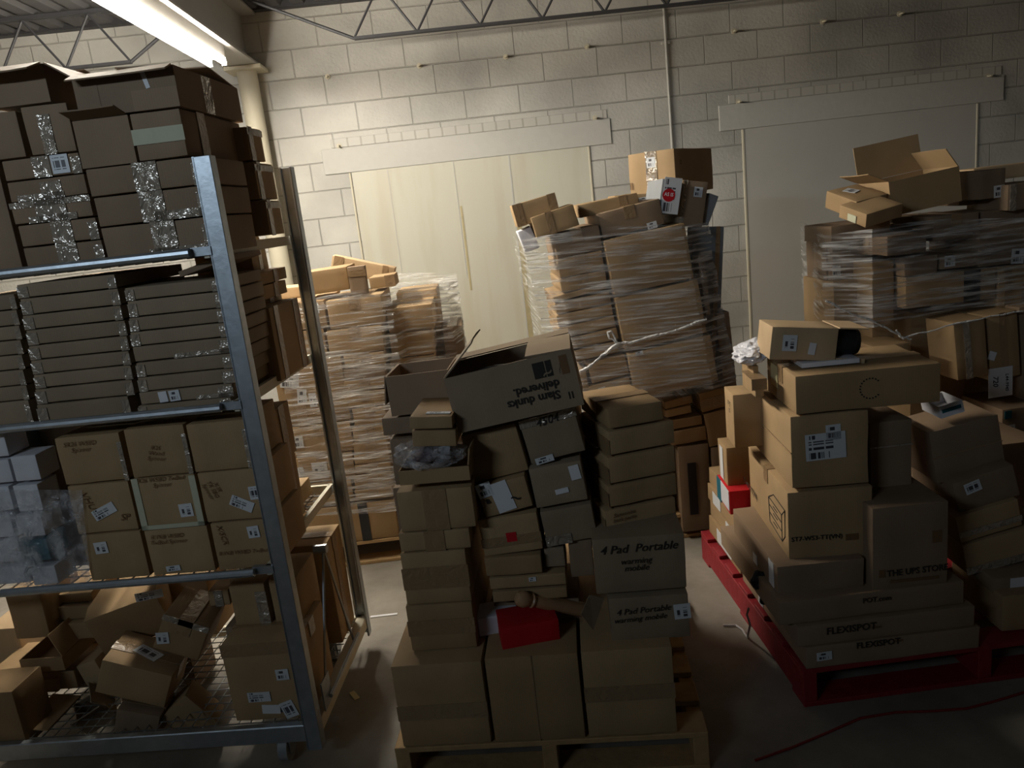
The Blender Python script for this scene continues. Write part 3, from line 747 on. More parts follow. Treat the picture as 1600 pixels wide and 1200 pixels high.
px_box(MD, (1108, 300), (1125, 306), (1106, 353), .3, 'film-covered box end at the right shoulder of the leaning stack', off=.12, mat='grey', seam=None, group=GMD)
cor(3.85, (1053, 231), (1051, 304), 'large square brown box perched on top of the leaning stack', L=(980, 244), R=(1114, 261), yaw=-38, rc=True, seam='cfV:.5:.06', feats=[('L', 'f', 'lx', 1017, 254, .045, .05, 0), ('T', 'f', 'll', 987, 292, .05, 0, 'inkb', 0, 0, 1), ('T', 'r', 'o', 1063, 252, .05, 0, 'inkb', 0, 0, 1)])
# loose small boxes on the left shoulder
px_box(MD, (798, 321), (867, 300), (806, 357), .16, 'plain brown box tipped out over the leaning stack top left edge', off=.02, seam='fV:.12:.04 fV:.9:.04')
px_box(MD, (828, 340), (896, 317), (840, 374), .2, 'brown box lying in front of the tipped box on the leaning stack', off=-.02, seam='fV:.4:.03', feats=[])
px_box(MD, (902, 320), (996, 300), (908, 341), .25, 'long flat brown box between the small boxes and the big perched box', off=.12, seam='fV:.75:.04')
px_box(MD, (960, 305), (1030, 300), (960, 325), .2, 'brown box with a barcode strip below the big perched box', off=.32, seam=None, feats=[('L', 'f', 'lx', 1006, 312, .05, .025, 4)])
px_box(MD, (807, 362), (830, 352), (818, 398), .12, 'white padded mailer sticking out under the small boxes', off=.05, mat='w', seam=None, cat='parcel', name='padded_mailer')

# ================================================================ far right film-wrapped stack
RB = (1.6, 3.45, 0)
GRB = 'boxes of the far right film-wrapped stack'
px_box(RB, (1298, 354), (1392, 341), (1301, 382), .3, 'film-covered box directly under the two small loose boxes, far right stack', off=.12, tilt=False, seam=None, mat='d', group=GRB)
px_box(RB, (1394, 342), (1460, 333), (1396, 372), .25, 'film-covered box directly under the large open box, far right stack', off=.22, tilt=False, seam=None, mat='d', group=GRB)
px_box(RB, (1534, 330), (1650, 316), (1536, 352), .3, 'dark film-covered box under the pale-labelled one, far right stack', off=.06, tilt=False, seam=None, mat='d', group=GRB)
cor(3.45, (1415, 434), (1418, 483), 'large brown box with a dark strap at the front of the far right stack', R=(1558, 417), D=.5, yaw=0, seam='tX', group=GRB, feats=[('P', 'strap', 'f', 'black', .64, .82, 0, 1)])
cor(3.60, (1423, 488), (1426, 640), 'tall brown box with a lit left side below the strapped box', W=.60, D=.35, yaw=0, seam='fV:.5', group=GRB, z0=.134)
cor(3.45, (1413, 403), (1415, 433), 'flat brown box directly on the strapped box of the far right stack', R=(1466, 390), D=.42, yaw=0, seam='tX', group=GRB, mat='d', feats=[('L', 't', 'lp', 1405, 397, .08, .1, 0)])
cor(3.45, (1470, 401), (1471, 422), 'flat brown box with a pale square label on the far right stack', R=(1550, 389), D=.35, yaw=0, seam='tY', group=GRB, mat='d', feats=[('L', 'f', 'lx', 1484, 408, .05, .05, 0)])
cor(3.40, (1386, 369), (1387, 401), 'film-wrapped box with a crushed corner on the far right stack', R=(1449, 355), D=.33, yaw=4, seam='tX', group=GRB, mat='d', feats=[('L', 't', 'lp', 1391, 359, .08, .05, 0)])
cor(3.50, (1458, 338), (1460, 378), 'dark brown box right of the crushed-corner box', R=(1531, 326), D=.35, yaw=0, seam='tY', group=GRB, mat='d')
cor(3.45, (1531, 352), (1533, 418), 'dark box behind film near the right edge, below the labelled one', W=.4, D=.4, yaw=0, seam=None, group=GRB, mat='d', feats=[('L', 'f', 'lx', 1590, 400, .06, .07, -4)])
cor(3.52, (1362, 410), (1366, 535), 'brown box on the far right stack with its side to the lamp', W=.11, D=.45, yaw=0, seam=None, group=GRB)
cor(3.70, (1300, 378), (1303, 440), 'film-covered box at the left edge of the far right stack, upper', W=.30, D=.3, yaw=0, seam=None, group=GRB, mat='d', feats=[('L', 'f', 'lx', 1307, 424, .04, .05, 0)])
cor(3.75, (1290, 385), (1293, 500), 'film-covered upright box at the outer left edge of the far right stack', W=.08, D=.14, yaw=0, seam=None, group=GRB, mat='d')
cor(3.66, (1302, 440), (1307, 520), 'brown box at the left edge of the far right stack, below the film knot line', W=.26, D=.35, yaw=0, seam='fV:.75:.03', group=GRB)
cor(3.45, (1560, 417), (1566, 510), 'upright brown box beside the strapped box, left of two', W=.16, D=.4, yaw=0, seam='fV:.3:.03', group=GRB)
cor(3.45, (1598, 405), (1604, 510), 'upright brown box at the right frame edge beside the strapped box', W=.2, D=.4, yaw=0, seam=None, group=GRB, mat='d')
px_box(RB, (1364, 539), (1421, 536), (1365, 560), .35, 'flat brown box, upper of two behind the open lens carton', tilt=False, off=-.12, seam=None, group=GRB)
px_box(RB, (1364, 561), (1421, 558), (1365, 588), .35, 'flat brown box, lower of two behind the open lens carton', tilt=False, off=-.12, seam=None, group=GRB)
px_box(RB, (1489, 505), (1539, 494), (1478, 600), .22, 'tall brown box leaning sideways with tape glints, right stack', off=-.15, seam='cfV:.4:.03', group=GRB)
px_box(RB, (1540, 494), (1590, 483), (1532, 600), .25, 'tall brown box carrying a handwritten paper note, right stack', off=-.12, seam='fV:.5:.03', group=GRB,
       feats=[('L', 'f', 'paper', 1563, 597, .115, .14, -4, 'white paper note with handwritten numbers'), ('T', 'f', 'L44-9945', 1573, 597, .022, -94, 'ink', .0003, .15, 1), ('T', 'f', '720', 1555, 596, .034, -94, 'ink', .0005, .15, 1), ('L', 'f', 'paper', 1550, 556, .035, .04, -25)])
px_box(RB, (1592, 480), (1640, 470), (1588, 640), .3, 'dark brown box at the right frame edge beside the paper note', off=-.10, seam=None, mat='d', group=GRB)
px_box(RB, (1566, 640), (1640, 630), (1570, 700), .3, 'film-wrapped box with a pale paper below the handwritten note', off=-.2, seam=None, mat='d', group=GRB, feats=[('L', 'f', 'lp', 1578, 674, .05, .06, 4), ('P', 'green_tag', 'f', 'teal', .05, .2, .75, .95)])
# loose ones on top
finish(free((1337, 314), 3.55, (.175, .20, .085), (17, -6, 14)), 'small brown box with a white sticker on top of the far right stack', 'k', [('L', 't', 'lp', 1330, 298, .05, .06, 20)], None)
finish(free((1360, 329), 3.40, (.20, .17, .065), (17, -8, 14)), 'small brown box in front of the white-stickered one, far right stack', 'k', [('P', 'paper_strip', 'l', 'masking', .35, .65, .1, .6)], None)
px_box(RB, (1388, 284), (1499, 259), (1395, 338), .28, 'large open brown box with raised rear flap on the far right stack', off=.02, seam=None, open_=[('b', .17, 95), ('l', .1, 150), ('r', .1, 60)])
px_box(RB, (1531, 266), (1573, 261), (1527, 314), .2, 'dark brown box with a pale square label right of the open box', off=.05, mat='d', seam=None, feats=[('L', 'f', 'lx', 1561, 299, .05, .055, 2)])
px_box(RB, (1501, 267), (1530, 265), (1503, 322), .3, 'dark brown box tucked beside the large open box on top', off=.2, mat='d', seam=None)
px_box(RB, (1521, 263), (1660, 246), (1523, 286), .2, 'long pale brown box lying behind at the right frame edge', off=.4, mat='p', seam=None)
px_box(RB, (1575, 288), (1660, 278), (1577, 330), .3, 'film-wrapped dark box at the right frame edge under the long pale box', off=.0, mat='d', seam='cfV:.1:.03')

# ================================================================ front pallet
FP = (-.40, 2.07, -7)
GF = 'boxes of the front pallet'
zb = .132
ztop = .398
B = make(FP, (609, 1045), (752, 1029), None, .9, 0, z0=zb); ZT = B.mw.translation.z + B.H + .001
finish(B, 'plain brown box at the left front corner of the front pallet', 'k', (), 'fH:.42:.05', GF)
finish(make(FP, (755, 1029), (903, 1020), None, .9, 0, z0=zb), 'plain brown box with an upright seam in the bottom middle of the front pallet', 'k', (), 'fV:.5:.004', GF)
finish(make(FP, (906, 1020), (1051, 1008), None, .9, 0, z0=zb), 'plain brown box at the right front corner of the front pallet', 'k', (), 'fH:.5:.05', GF)
# left column
o1 = .07
stack(FP, o1, .42, ZT, [
    ((632, 951), (737, 935), dict(seam='fH:.5:.05')), ((623, 869), (727, 853), dict(seam='fH:.5:.07')), ((621, 836), (733, 822), dict(seam='fV:.5:.06')), ((617, 771), (737, 757), dict(seam='fV:.5:.07'))],
    'plain brown box, {o} from the top of the four under the plastic bag', GF)
zL = onpl((617, 771), FP, o1).z + .002
px_box(FP, (622, 742), (732, 722), (626, 764), .22, 'shallow open tray box holding the plastic bag on the left front column', off=.05, seam=None, tilt=False, open_=[('r', .05, 100)], group=None)
px_box(FP, (642, 672), (713, 671), (644, 699), .2, 'lower small brown box on the plastic bag, left front column', off=.06, seam=None)
px_box(FP, (638, 651), (707, 649), (639, 672), .22, 'small brown box with a white strip label on top, left front column', off=.05, seam=None, feats=[('L', 't', 'lx', 685, 645, .07, .02, -4)])
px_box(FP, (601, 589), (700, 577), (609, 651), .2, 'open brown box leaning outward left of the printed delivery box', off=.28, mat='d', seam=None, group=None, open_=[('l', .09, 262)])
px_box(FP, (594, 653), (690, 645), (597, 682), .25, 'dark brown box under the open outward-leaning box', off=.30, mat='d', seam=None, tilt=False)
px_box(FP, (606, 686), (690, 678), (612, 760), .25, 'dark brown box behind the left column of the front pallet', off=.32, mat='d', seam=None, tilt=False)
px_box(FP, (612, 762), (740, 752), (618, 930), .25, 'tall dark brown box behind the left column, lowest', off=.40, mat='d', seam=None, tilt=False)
# the plastic bag
bm = bmesh.new(); bmesh.ops.create_icosphere(bm, subdivisions=5, radius=1)
for v in bm.verts:
    n = noise.fractal(v.co * 2.2, 1.0, 2.0, 4); v.co = v.co * (1 + .22 * n); v.co.x *= .10; v.co.y *= .085; v.co.z *= .042
p = onpl((672, 708), FP, .11)
tag(add('plastic_bag', bm, 'film_v', mw=Matrix.Translation(p) @ Matrix.Rotation(math.radians(4), 4, 'Y'), smooth=True), 'crumpled clear plastic bag squeezed under the small boxes, left front column', 'bag')
bm = bmesh.new(); bmesh.ops.create_icosphere(bm, subdivisions=4, radius=1)
for v in bm.verts:
    n = noise.fractal(v.co * 3, 1.0, 2.0, 3); v.co = v.co * (1 + .12 * n); v.co.x *= .066; v.co.y *= .055; v.co.z *= .022
M['plum'] = simple('dark_plum_cloth', (.05, .022, .03), .7, bump=.5, scale=30)
tag(add('folded_garment', bm, 'plum', mw=Matrix.Translation(p + Vector((.012, .0, -.003))), smooth=True), 'dark plum cloth inside the clear plastic bag', 'cloth')

# centre columns
FC = (-.40, 2.07, -7)
px_box(FC, (718, 681), (806, 659), (736, 757), .62, 'brown box directly under the left end of the printed delivery box', off=.16, seam=None, group=GF)
px_box(FC, (809, 659), (898, 636), (826, 728), .62, 'dark brown box with the handwritten number 4504 on it', off=.15, mat='g', seam='cfH:.93:.03', group=GF,
       feats=[('T', 'f', '4504', 854, 657, .035, 4, 'ink', .0002, .35, 1), ('L', 'f', 'lx', 851, 718, .055, .02, 3)])
px_box(FC, (742, 762), (820, 742), (750, 813), .62, 'box with torn white labels and a printed curved arrow, front pallet centre', off=.13, seam=None, group=GF,
       feats=[('L', 'f', 'lx', 757, 766, .046, .045, 6), ('L', 'f', 'paper', 785, 776, .055, .095, 6), ('T', 'f', 'a', 762, 782, .03, 8, 'ink', .001, 0, 1), ('T', 'f', '~', 806, 777, .05, -20, 'ink', .0005, 0, 1)])
px_box(FC, (824, 733), (908, 718), (831, 797), .62, 'box with a pale sticker and white edge label below the 4504 box', off=.14, mat='g', seam=None, group=GF,
       feats=[('L', 'f', 'paper', 878, 767, .04, .016, 4), ('L', 'f', 'paper', 898, 738, .03, .045, 5)])
px_box(FC, (744, 813), (839, 799), (753, 872), .62, 'taped brown box with a small dark red sticker, front pallet centre', off=.13, seam='fH:.35:.03', group=GF, feats=[('P', 'red_sticker', 'f', 'red', .43, .60, .32, .56)])
px_box(FC, (842, 800), (925, 785), (847, 856), .62, 'shiny taped dark box left of the lettered open box', off=.14, mat='g', seam='cfB:.2:.03', group=GF)
px_box(FC, (755, 873), (846, 864), (757, 904), .3, 'flat brown box, upper of three under the red-stickered box', off=.12, seam=None, tilt=False, group=GF)
px_box(FC, (763, 905), (884, 893), (766, 924), .3, 'flat brown box with a white square sticker, under-middle of the front pallet', off=.13, seam=None, tilt=False, group=GF, feats=[('L', 'f', 'lx', 832, 905, .022, .014, 2)])
px_box(FC, (768, 927), (886, 914), (770, 945), .3, 'lowest flat brown box lying beneath the white-stickered flat box', off=.14, seam=None, tilt=False, group=GF)
px_box(FC, (848, 858), (882, 852), (850, 890), .28, 'small pale-ended box right of the three flat boxes', off=.15, mat='g', seam=None, tilt=False, group=GF)
px_box(FC, (886, 846), (925, 838), (905, 905), .22, 'small brown box squeezed left of the lettered open box', off=.16, mat='d', seam=None, group=GF, tilt=False)
px_box(FC, (770, 946), (905, 930), (772, 1000), .25, 'dark low box supporting the flat boxes in the front pallet middle', off=.2, mat='d', seam=None, tilt=False, group=GF)
# white box, red box, wooden bat
cor(2.16, (745, 968), (749, 1008), 'small white box beside the red box on the front pallet', R=(812, 958), D=.10, yaw=6, mat='w', seam=None, z0=ZT)
cor(2.07, (781, 984), (788, 1026), 'bright red box lying on the front pallet', R=(874, 969), D=.13, yaw=5, mat='red', seam=None, z0=ZT)
bm = bmesh.new(); a = hit((806, 934), Vector((0, 2.12, 0)), Vector((0, 1, 0))); b2 = hit((925, 950), Vector((0, 2.22, 0)), Vector((0, 1, 0)))
prof = [(0, .002), (.015, .016), (.05, .024), (.10, .026), (.145, .022), (.175, .018), (.19, .023), (.205, .022), (.22, .017), (.26, .019), (.45, .021), (.7, .022), (1, .024)]
tube(bm, [a.lerp(b2, t) - Vector((0, 0, .012 * t)) for t, _ in prof], [r for _, r in prof], 20)
tag(add('wooden_handle', bm, 'skin_wood', smooth=True), 'turned pale wooden bat-like handle poking out above the red box', 'handle')
# printed delivery box
o = px_box(FC, (692, 592), (892, 544), (718, 677), .25, 'large open delivery box printed upside down with Slam dunks delivered.', off=.10, seam=None, mat='g', open_=[('l', .13, 38), ('b', .035, 165), ('r', .13, 3)],
           feats=[('T', 'f', 'Slam dunks', 834, 624, .034, 180, 'ink', .0009, 0, 1), ('T', 'f', 'delivered.', 838, 606, .034, 180, 'ink', .0009, 0, 1),
                  ('T', 'f', '||', 892, 616, .022, 0, 'ink', .0003, 0, 1.6), ('P', 'printed_logo', 'f', 'ink', .685, .775, .62, .90), ('P', 'printed_logo', 'f', 'ink', .783, .83, .62, .90),
                  ('P', 'printed_panel', 'f', 'inkb', .895, .955, .60, .93), ('T', 'f', '~', 855, 582, .05, 20, 'g', .0004, 0, 1), ('T', 'f', '~', 872, 575, .05, 80, 'g', .0006, 0, 1)])
bm = bmesh.new(); bmesh.ops.create_icosphere(bm, subdivisions=4, radius=1)
for v in bm.verts:
    n = noise.fractal(v.co * 2.5, 1.0, 2.0, 3); v.co = v.co * (1 + .2 * n); v.co.x *= .12; v.co.y *= .05; v.co.z *= .04
tag(add('black_garment', bm, 'black', mw=Matrix.Translation(onpl((790, 575), FP, .19) - Vector((0, 0, .03))), smooth=True), 'bundle of black cloth inside the printed delivery box', 'cloth')

# right columns of the front pallet
px_box(FC, (949, 938), (1076, 924), (955, 1018), .78, 'lower lettered box marked 4 Pad Portable warming mobile with a square label', off=.05, mat='g', seam=None, group=GF, z0=ZT, tilt=False,
       feats=[('T', 'f', '4 Pad Portable', 1005, 953, .027, 3, 'ink', 0, .3, 1), ('T', 'f', 'warming mobile', 1000, 966, .024, 3, 'ink', 0, .3, 1), ('L', 'f', 'lr', 1066, 955, .048, .048, 3)])
z4 = onpl((949, 938), FC, .05).z
px_box(FC, (923, 843), (1070, 832), (930, 930), .75, 'upper lettered box marked 4 Pad Portable warming mobile', off=.06, mat='g', seam=None, group=GF, tilt=False,
       feats=[('T', 'f', '4 Pad  Portable', 997, 856, .036, 1, 'ink', .0002, .3, 1), ('T', 'f', 'warming', 993, 876, .026, 1, 'ink', 0, .3, 1), ('T', 'f', 'mobile', 994, 887, .026, 1, 'ink', 0, .3, 1)])
bm = bmesh.new(); q = [onpl((921, 930), FP, .03), onpl((944, 935), FP, .05), onpl((927, 985), FP, -.02), onpl((908, 960), FP, -.02)]
vs = [bm.verts.new(c) for c in q]; f_ = bm.faces.new(vs); r_ = bmesh.ops.extrude_face_region(bm, geom=[f_]); bmesh.ops.translate(bm, vec=(0, .004, 0), verts=[g_ for g_ in r_['geom'] if isinstance(g_, bmesh.types.BMVert)])
tag(add('torn_cardboard_flap', bm, 'g'), 'torn cardboard flap hanging left of the lower lettered box', 'cardboard')
G5 = 'five plain boxes stacked on the lettered box'
for i, (N, Nb, R, L) in enumerate((((949, 640), (949, 672), (1036, 623), (906, 628)), ((950, 675), (950, 713), (1054, 657), (903, 658)), ((949, 716), (949, 758), (1055, 699), (905, 700)),
                                   ((949, 760), (949, 795), (1057, 740), (906, 740)), ((944, 799), (944, 836), (1056, 782), (905, 775)))):
    cor(2.13, N, Nb, 'plain flat brown box, %s from the top of the neat stack of five' % ORD[i], R=R, L=L, yaw=10, D=.26, seam='tX lH:.3:.05' if i else 'tX', group=G5,
        feats=[('T', 'f', 'Samsonite\nback packs', 975, 806, .017, 2, 'inkb', 0, .3, 1)] if i == 4 else ())

# ================================================================ red pallet
RDY = -3
GR = 'boxes of the red pallet'
ZR = .142
RD = (.95, 2.165, -1)
# flat desk cartons at the bottom
stack(RD, 0.0, .62, ZR, [
    ((1258, 1009), (1533, 981), dict(lab='lowest long flat printed carton on the red pallet with a white sticker', mat='d', feats=[('T', 'f', 'FLEXISPOT', 1372, 1005, .030, 0, 'ink', .0006, 0, 1), ('T', 'f', '.com', 1402, 1000, .018, 0, 'inkb', 0, 0, 1), ('L', 'f', 'lx', 1288, 1025, .05, .03, 2), ('P', 'shipping_label', 'l', 'lp', .3, .38, .1, .9)])),
    ((1245, 974), (1525, 952), dict(lab='second long flat printed carton from the bottom of the red pallet', mat='d', feats=[('T', 'f', 'FLEXISPOT', 1330, 982, .034, 0, 'ink', .0006, 0, 1), ('T', 'f', '.com', 1368, 979, .018, 0, 'inkb', 0, 0, 1)])),
    ((1216, 940), (1508, 909), dict(lab='third long flat carton from the bottom, its print half hidden', mat='d', o=.015, feats=[('T', 'f', 'POT.com', 1370, 936, .024, 0, 'ink', .0003, 0, 1)]))], '', GR, seam=None)
RE = (.95, 2.26, -3)
px_box(RE, (1213, 885), (1352, 872), (1217, 936), .5, 'dark plain carton below the furniture carton with labels on its long side', off=-.03, tilt=False, mat='d', seam=None, group=GR, feats=[('P', 'shipping_label', 'l', 'lp', .84, .93, .2, .95), ('P', 'shipping_label', 'l', 'lp', .5, .58, .1, .45)])
cor(2.28, (1229, 770), (1229, 888), 'large printed furniture carton with a drawing of drawers on its side', R=(1364, 764), L=(1149, 716), D=.5, yaw=-6, seam='tX', group=GR,
    feats=[('T', 'l', 'ST7-WS3-TT(VN)', 1172, 762, .030, 0, 'ink', .0004, 0, 1), ('T', 'f', 'ST7-WS3-TT(VN)', 1276, 840, .022, 0, 'ink', .0003, 0, 1), ('P', 'printed_mark', 'f', 'inkb', .68, .83, .31, .39)])
cor(2.28, (1234, 651), (1230, 766), 'large brown box with a big white address label on the furniture carton', R=(1358, 650), L=(1144, 622), D=.5, yaw=-6, seam='lH:.5:.004', group=GR,
    feats=[('L', 'f', 'lm', 1290, 697, .125, .088, 2), ('L', 'f', 'lx', 1302, 675, .046, .05, 2), ('T', 'l', 'FRAGILE', 1165, 635, .04, 0, 'inkb', 0, 0, 1)])
cor(2.27, (1242, 588), (1238, 650), 'long low brown box with a dotted circle print lying across the top', R=(1471, 587), L=(1179, 567), D=.32, yaw=-6, seam='tX', group=GR,
    feats=[('L', 'l', 'yellow', 1210, 586, .075, .075, 0, 'pale yellow blank note'), ])
DB = bpy.data.objects
long_box = [ob for ob in DB if ob.get('label', '').startswith('long low brown box with a dotted')][0]
W_, H_ = .0, .0
bb = [Vector(c) for c in long_box.bound_box]; W_ = max(c.x for c in bb); y0 = min(c.y for c in bb); H_ = max(c.z for c in bb)
bm = bmesh.new(); cx0 = W_ * .04; cz = H_ * .52
for k in range(17):
    a = math.radians(45 + k * 270 / 16); tube(bm, [(cx0 + .032 * math.cos(a), y0 + .001, cz + .032 * math.sin(a)), (cx0 + .032 * math.cos(a), y0 - .0012, cz + .032 * math.sin(a))], .0024, 8)
add('dotted_circle_print', bm, 'ink', long_box)
# printed drawer picture on the furniture carton side
fur = [ob for ob in DB if ob.get('label', '').startswith('large printed furniture')][0]
bb = [Vector(c) for c in fur.bound_box]; x0 = min(c.x for c in bb); ya, yb = min(c.y for c in bb), max(c.y for c in bb); hh = max(c.z for c in bb)
bm = bmesh.new()


def ln(u0, v0, u1, v1, r=.0016):
    D_ = yb - ya
    P_ = lambda u, v: Vector((x0 - .0002, yb - u * D_, v * hh))
    tube(bm, [P_(u0, v0), P_(u1, v1)], r, 5)


for q in (((.55, .62), (.86, .60)), ((.55, .62), (.68, .74)), ((.68, .74), (.94, .72)), ((.94, .72), (.86, .60)), ((.55, .62), (.57, .28)), ((.57, .28), (.86, .24)), ((.86, .60), (.86, .24)), ((.94, .72), (.93, .36)), ((.93, .36), (.86, .24)),
          ((.55, .52), (.86, .49)), ((.56, .41), (.86, .37)), ((.66, .56), (.76, .55)), ((.66, .46), (.76, .45)), ((.66, .34), (.76, .33))):
    ln(*q[0], *q[1])
add('drawer_picture_print', bm, 'ink', fur)
# open lens carton, white thin box, bag
zl = onpl((1242, 588), (.95, 2.27, -6)).z + .002
B = make((.95, 2.30, -6), (1252, 573), (1345, 577), None, .14, .05, z0=zl); B.H = .018
finish(B, 'thin white box lying under the open lens carton', 'w', (), None)
B = make((.95, 2.30, -6), (1206, 509), (1313, 512), (1206, 563), .16, .06, True)
o = finish(B, 'open lens carton with address label lying on its side on top', 'p', [('L', 'f', 'lr', 1234, 536, .045, .052, 0), ('L', 'f', 'paper', 1269, 545, .022, .038, -6), ], None)
rim = B.mw @ Matrix.Translation((B.W / 2 + .001, 0, B.H / 2)) @ Matrix.Rotation(math.radians(90), 4, 'Y')
bm = bmesh.new()
t = .003; bbox(bm, B.W / 2, B.W / 2 + .09, -B.D / 2, -B.D / 2 + t, 0, B.H * .12); bbox(bm, B.W / 2, B.W / 2 + .085, B.D / 2 - t, B.D / 2, 0, B.H); bbox(bm, B.W / 2, B.W / 2 + .09, -B.D / 2, B.D / 2, -.001, t); bbox(bm, B.W / 2, B.W / 2 + .09, -B.D / 2 + .0, B.D / 2, B.H - t, B.H + .001)
add('open_flaps', bm, 'p', o)
bm = bmesh.new(); tube(bm, [(0, 0, 0), (0, 0, .07)], [.044, .047], 32); tube(bm, [(0, 0, .07), (0, 0, .085)], [.047, .040], 32)
tag(add('camera_lens', bm, 'black', mw=B.mw @ Matrix.Translation((B.W / 2 + .003, .0, B.H / 2)) @ Matrix.Rotation(math.radians(90), 4, 'Y'), smooth=True), 'black round object sticking out of the open lens carton', 'lens')
bm = bmesh.new(); bmesh.ops.create_icosphere(bm, subdivisions=5, radius=1)
for v in bm.verts:
    n = noise.fractal(v.co * 2.0, 1.0, 2.0, 4); v.co = v.co * (1 + .28 * n); v.co.x *= .058; v.co.y *= .08; v.co.z *= .036
M['bag'] = simple('white_poly_bag', (.70, .70, .74), .3, bump=.6, scale=30)
M['bagin'] = simple('dark_maroon_cloth', (.10, .012, .02), .7)
p = hit((1174, 549), Vector((0, 2.55, 0)), Vector((0, 1, 0)))
tag(add('white_mailing_bag', bm, 'bag', mw=Matrix.Translation(p) @ Matrix.Rotation(math.radians(-14), 4, 'Y'), smooth=True), 'crumpled white plastic mailing bag on the red pallet stack top left', 'bag')
# small open boxes under the bag
cor(2.50, (1176, 572), (1178, 620), 'small open brown box under the white mailing bag', L=(1141, 568), W=.02, D=.16, yaw=-6, seam=None, group=GR)
cor(2.42, (1179, 593), (1178, 622), 'small closed brown box in front of the open one below the white bag', W=.03, D=.14, L=(1145, 588), yaw=-6, seam='tY', group=GR)
cor(2.62, (1144, 617), (1144, 702), 'brown box with black printed marks behind the address-label box', W=.3, D=.14, yaw=-6, seam=None, group=GR, feats=[('T', 'l', 'x y\nz', 1140, 634, .03, 0, 'ink', .0004, 0, 1)])
# left flank of the red pallet
cor(2.86, (1134, 700), (1132, 768), 'small box with an upright white label standing at the red pallet left edge', W=.12, D=.14, yaw=-4, seam=None, group=GR, feats=[('P', 'shipping_label', 'l', 'lp', .25, .6, .15, .9)])
cor(2.80, (1139, 768), (1138, 806), 'pink and teal printed box at the red pallet left edge', W=.10, D=.20, yaw=-4, mat='red', seam=None, group=GR, feats=[('P', 'printed_panel', 'l', 'teal', .02, .35, .02, .98), ('P', 'printed_panel', 'l', 'bag', .35, .97, .15, .98)])
LF = 'flat brown box on the red pallet left flank, {}'
z = ZR
for i, (hh_, nm, nl) in enumerate(((.085, 'bottom layer with a long white label', (.3, .75)), (.08, 'second layer from below', (.55, .75)), (.08, 'third layer from below', (.2, .45)), (.075, 'uppermost layer at the back', (.3, .5)))):
    B = wbox(.935 + .008 * (i % 2), 2.83 - .004 * i, z, .30, .44, hh_, -1); z += hh_ + .001
    finish(B, LF.format(nm), 'k', [('P', 'shipping_label', 'l', 'lp', nl[0], nl[1], .15, .85)], None, GR)
B = wbox(.90, 2.58, .372, .055, .20, .07, -2)
finish(B, 'padded white package sticking out of the red pallet left flank', 'w', (), None, name='padded_mailer', cat='parcel')
B = wbox(.895, 2.52, .32, .045, .045, .12, -2)
finish(B, 'thin black package sticking out of the red pallet left flank', 'black', (), None, name='black_package', cat='parcel')
bm = bmesh.new()
for cpx, s in (((1185, 905), .03), ((1195, 930), .028)):
    c = hit(cpx, Vector((0, 2.38, 0)), Vector((0, 1, 0)))
    bmesh.ops.create_icosphere(bm, subdivisions=3, radius=s, matrix=Matrix.Translation(c) @ Matrix.Diagonal((.8, .6, 1.2, 1)))
for v in bm.verts: v.co += v.normal * .012 * noise.noise(v.co * 40)
tag(add('black_tape_flap', bm, 'black'), 'torn strip of black tape hanging off the red pallet left flank', 'tape')

# right side of the red pallet
px_box(RE, (1362, 792), (1484, 784), (1364, 922), .36, 'upright box printed THE UPS STORE with a shield logo', off=-.06, tilt=False, mat='d', seam=None, group=GR,
       feats=[('T', 'f', 'THE UPS STORE', 1433, 891, .030, 1, 'ink', .0006, 0, .92), ('P', 'shield_logo', 'f', 'inkb', .79, .91, .52, .66), ('P', 'shield_logo', 'f', 'inkb', .09, .17, .16, .25), ('P', 'printed_text', 'f', 'inkb', .24, .88, .08, .115)])
px_box(RE, (1358, 661), (1427, 653), (1371, 790), .3, 'tall narrow brown box standing on the shop-printed box', off=.10, tilt=True, mat='d', seam='cfH:.70:.006', group=GR)
px_box(RE, (1450, 676), (1561, 646), (1467, 757), .2, 'tilted plain brown box, upper of the slanting right-hand pile', off=.20, mat='d', seam='fH:.5:.004', group=GR)
px_box(RE, (1487, 756), (1585, 724), (1497, 806), .3, 'tilted brown box with a small printed white label, right-hand pile', off=.14, mat='d', seam=None, group=GR, feats=[('L', 'f', 'lp', 1520, 761, .055, .04, 6)])
px_box(RE, (1492, 808), (1592, 778), (1503, 850), .3, 'tilted taped brown box with a bright glint, right-hand pile', off=.12, mat='k', seam='cfH:.3:.02', group=GR)
px_box(RE, (1503, 852), (1640, 815), (1510, 900), .3, 'tilted brown box beneath the glinting taped one', off=.12, mat='k', seam='cfH:.1:.03', group=GR)
px_box(RE, (1552, 905), (1650, 893), (1555, 930), .3, 'dark box with a white paper at the right frame edge', off=.05, mat='d', tilt=False, seam=None, group=GR, feats=[('L', 'f', 'paper', 1590, 911, .05, .04, 0)])
px_box(RE, (1566, 932), (1650, 922), (1572, 985), .3, 'dark brown box low at the right frame edge on the red pallet', off=.0, mat='k', tilt=False, seam=None, group=GR, z0=ZR)
B = make(RE, (1466, 636), (1504, 624), (1469, 655), .12, .16, True)
finish(B, 'small open white box with blue pattern behind the long low box', 'w', [('P', 'blue_pattern', 'f', 'teal', .1, .9, .4, .7)], None, open_=[])
cor(2.80, (1480, 705), (1480, 900), 'large dark box deep inside the right-hand pile', W=.4, D=.4, yaw=0, mat='d', seam=None, z0=ZR, group=GR)

# ================================================================ boxes on the cart
def C(off=0.0):
    return (CP[0] + cey.x * off, CP[1] + cey.y * off, CP[2])


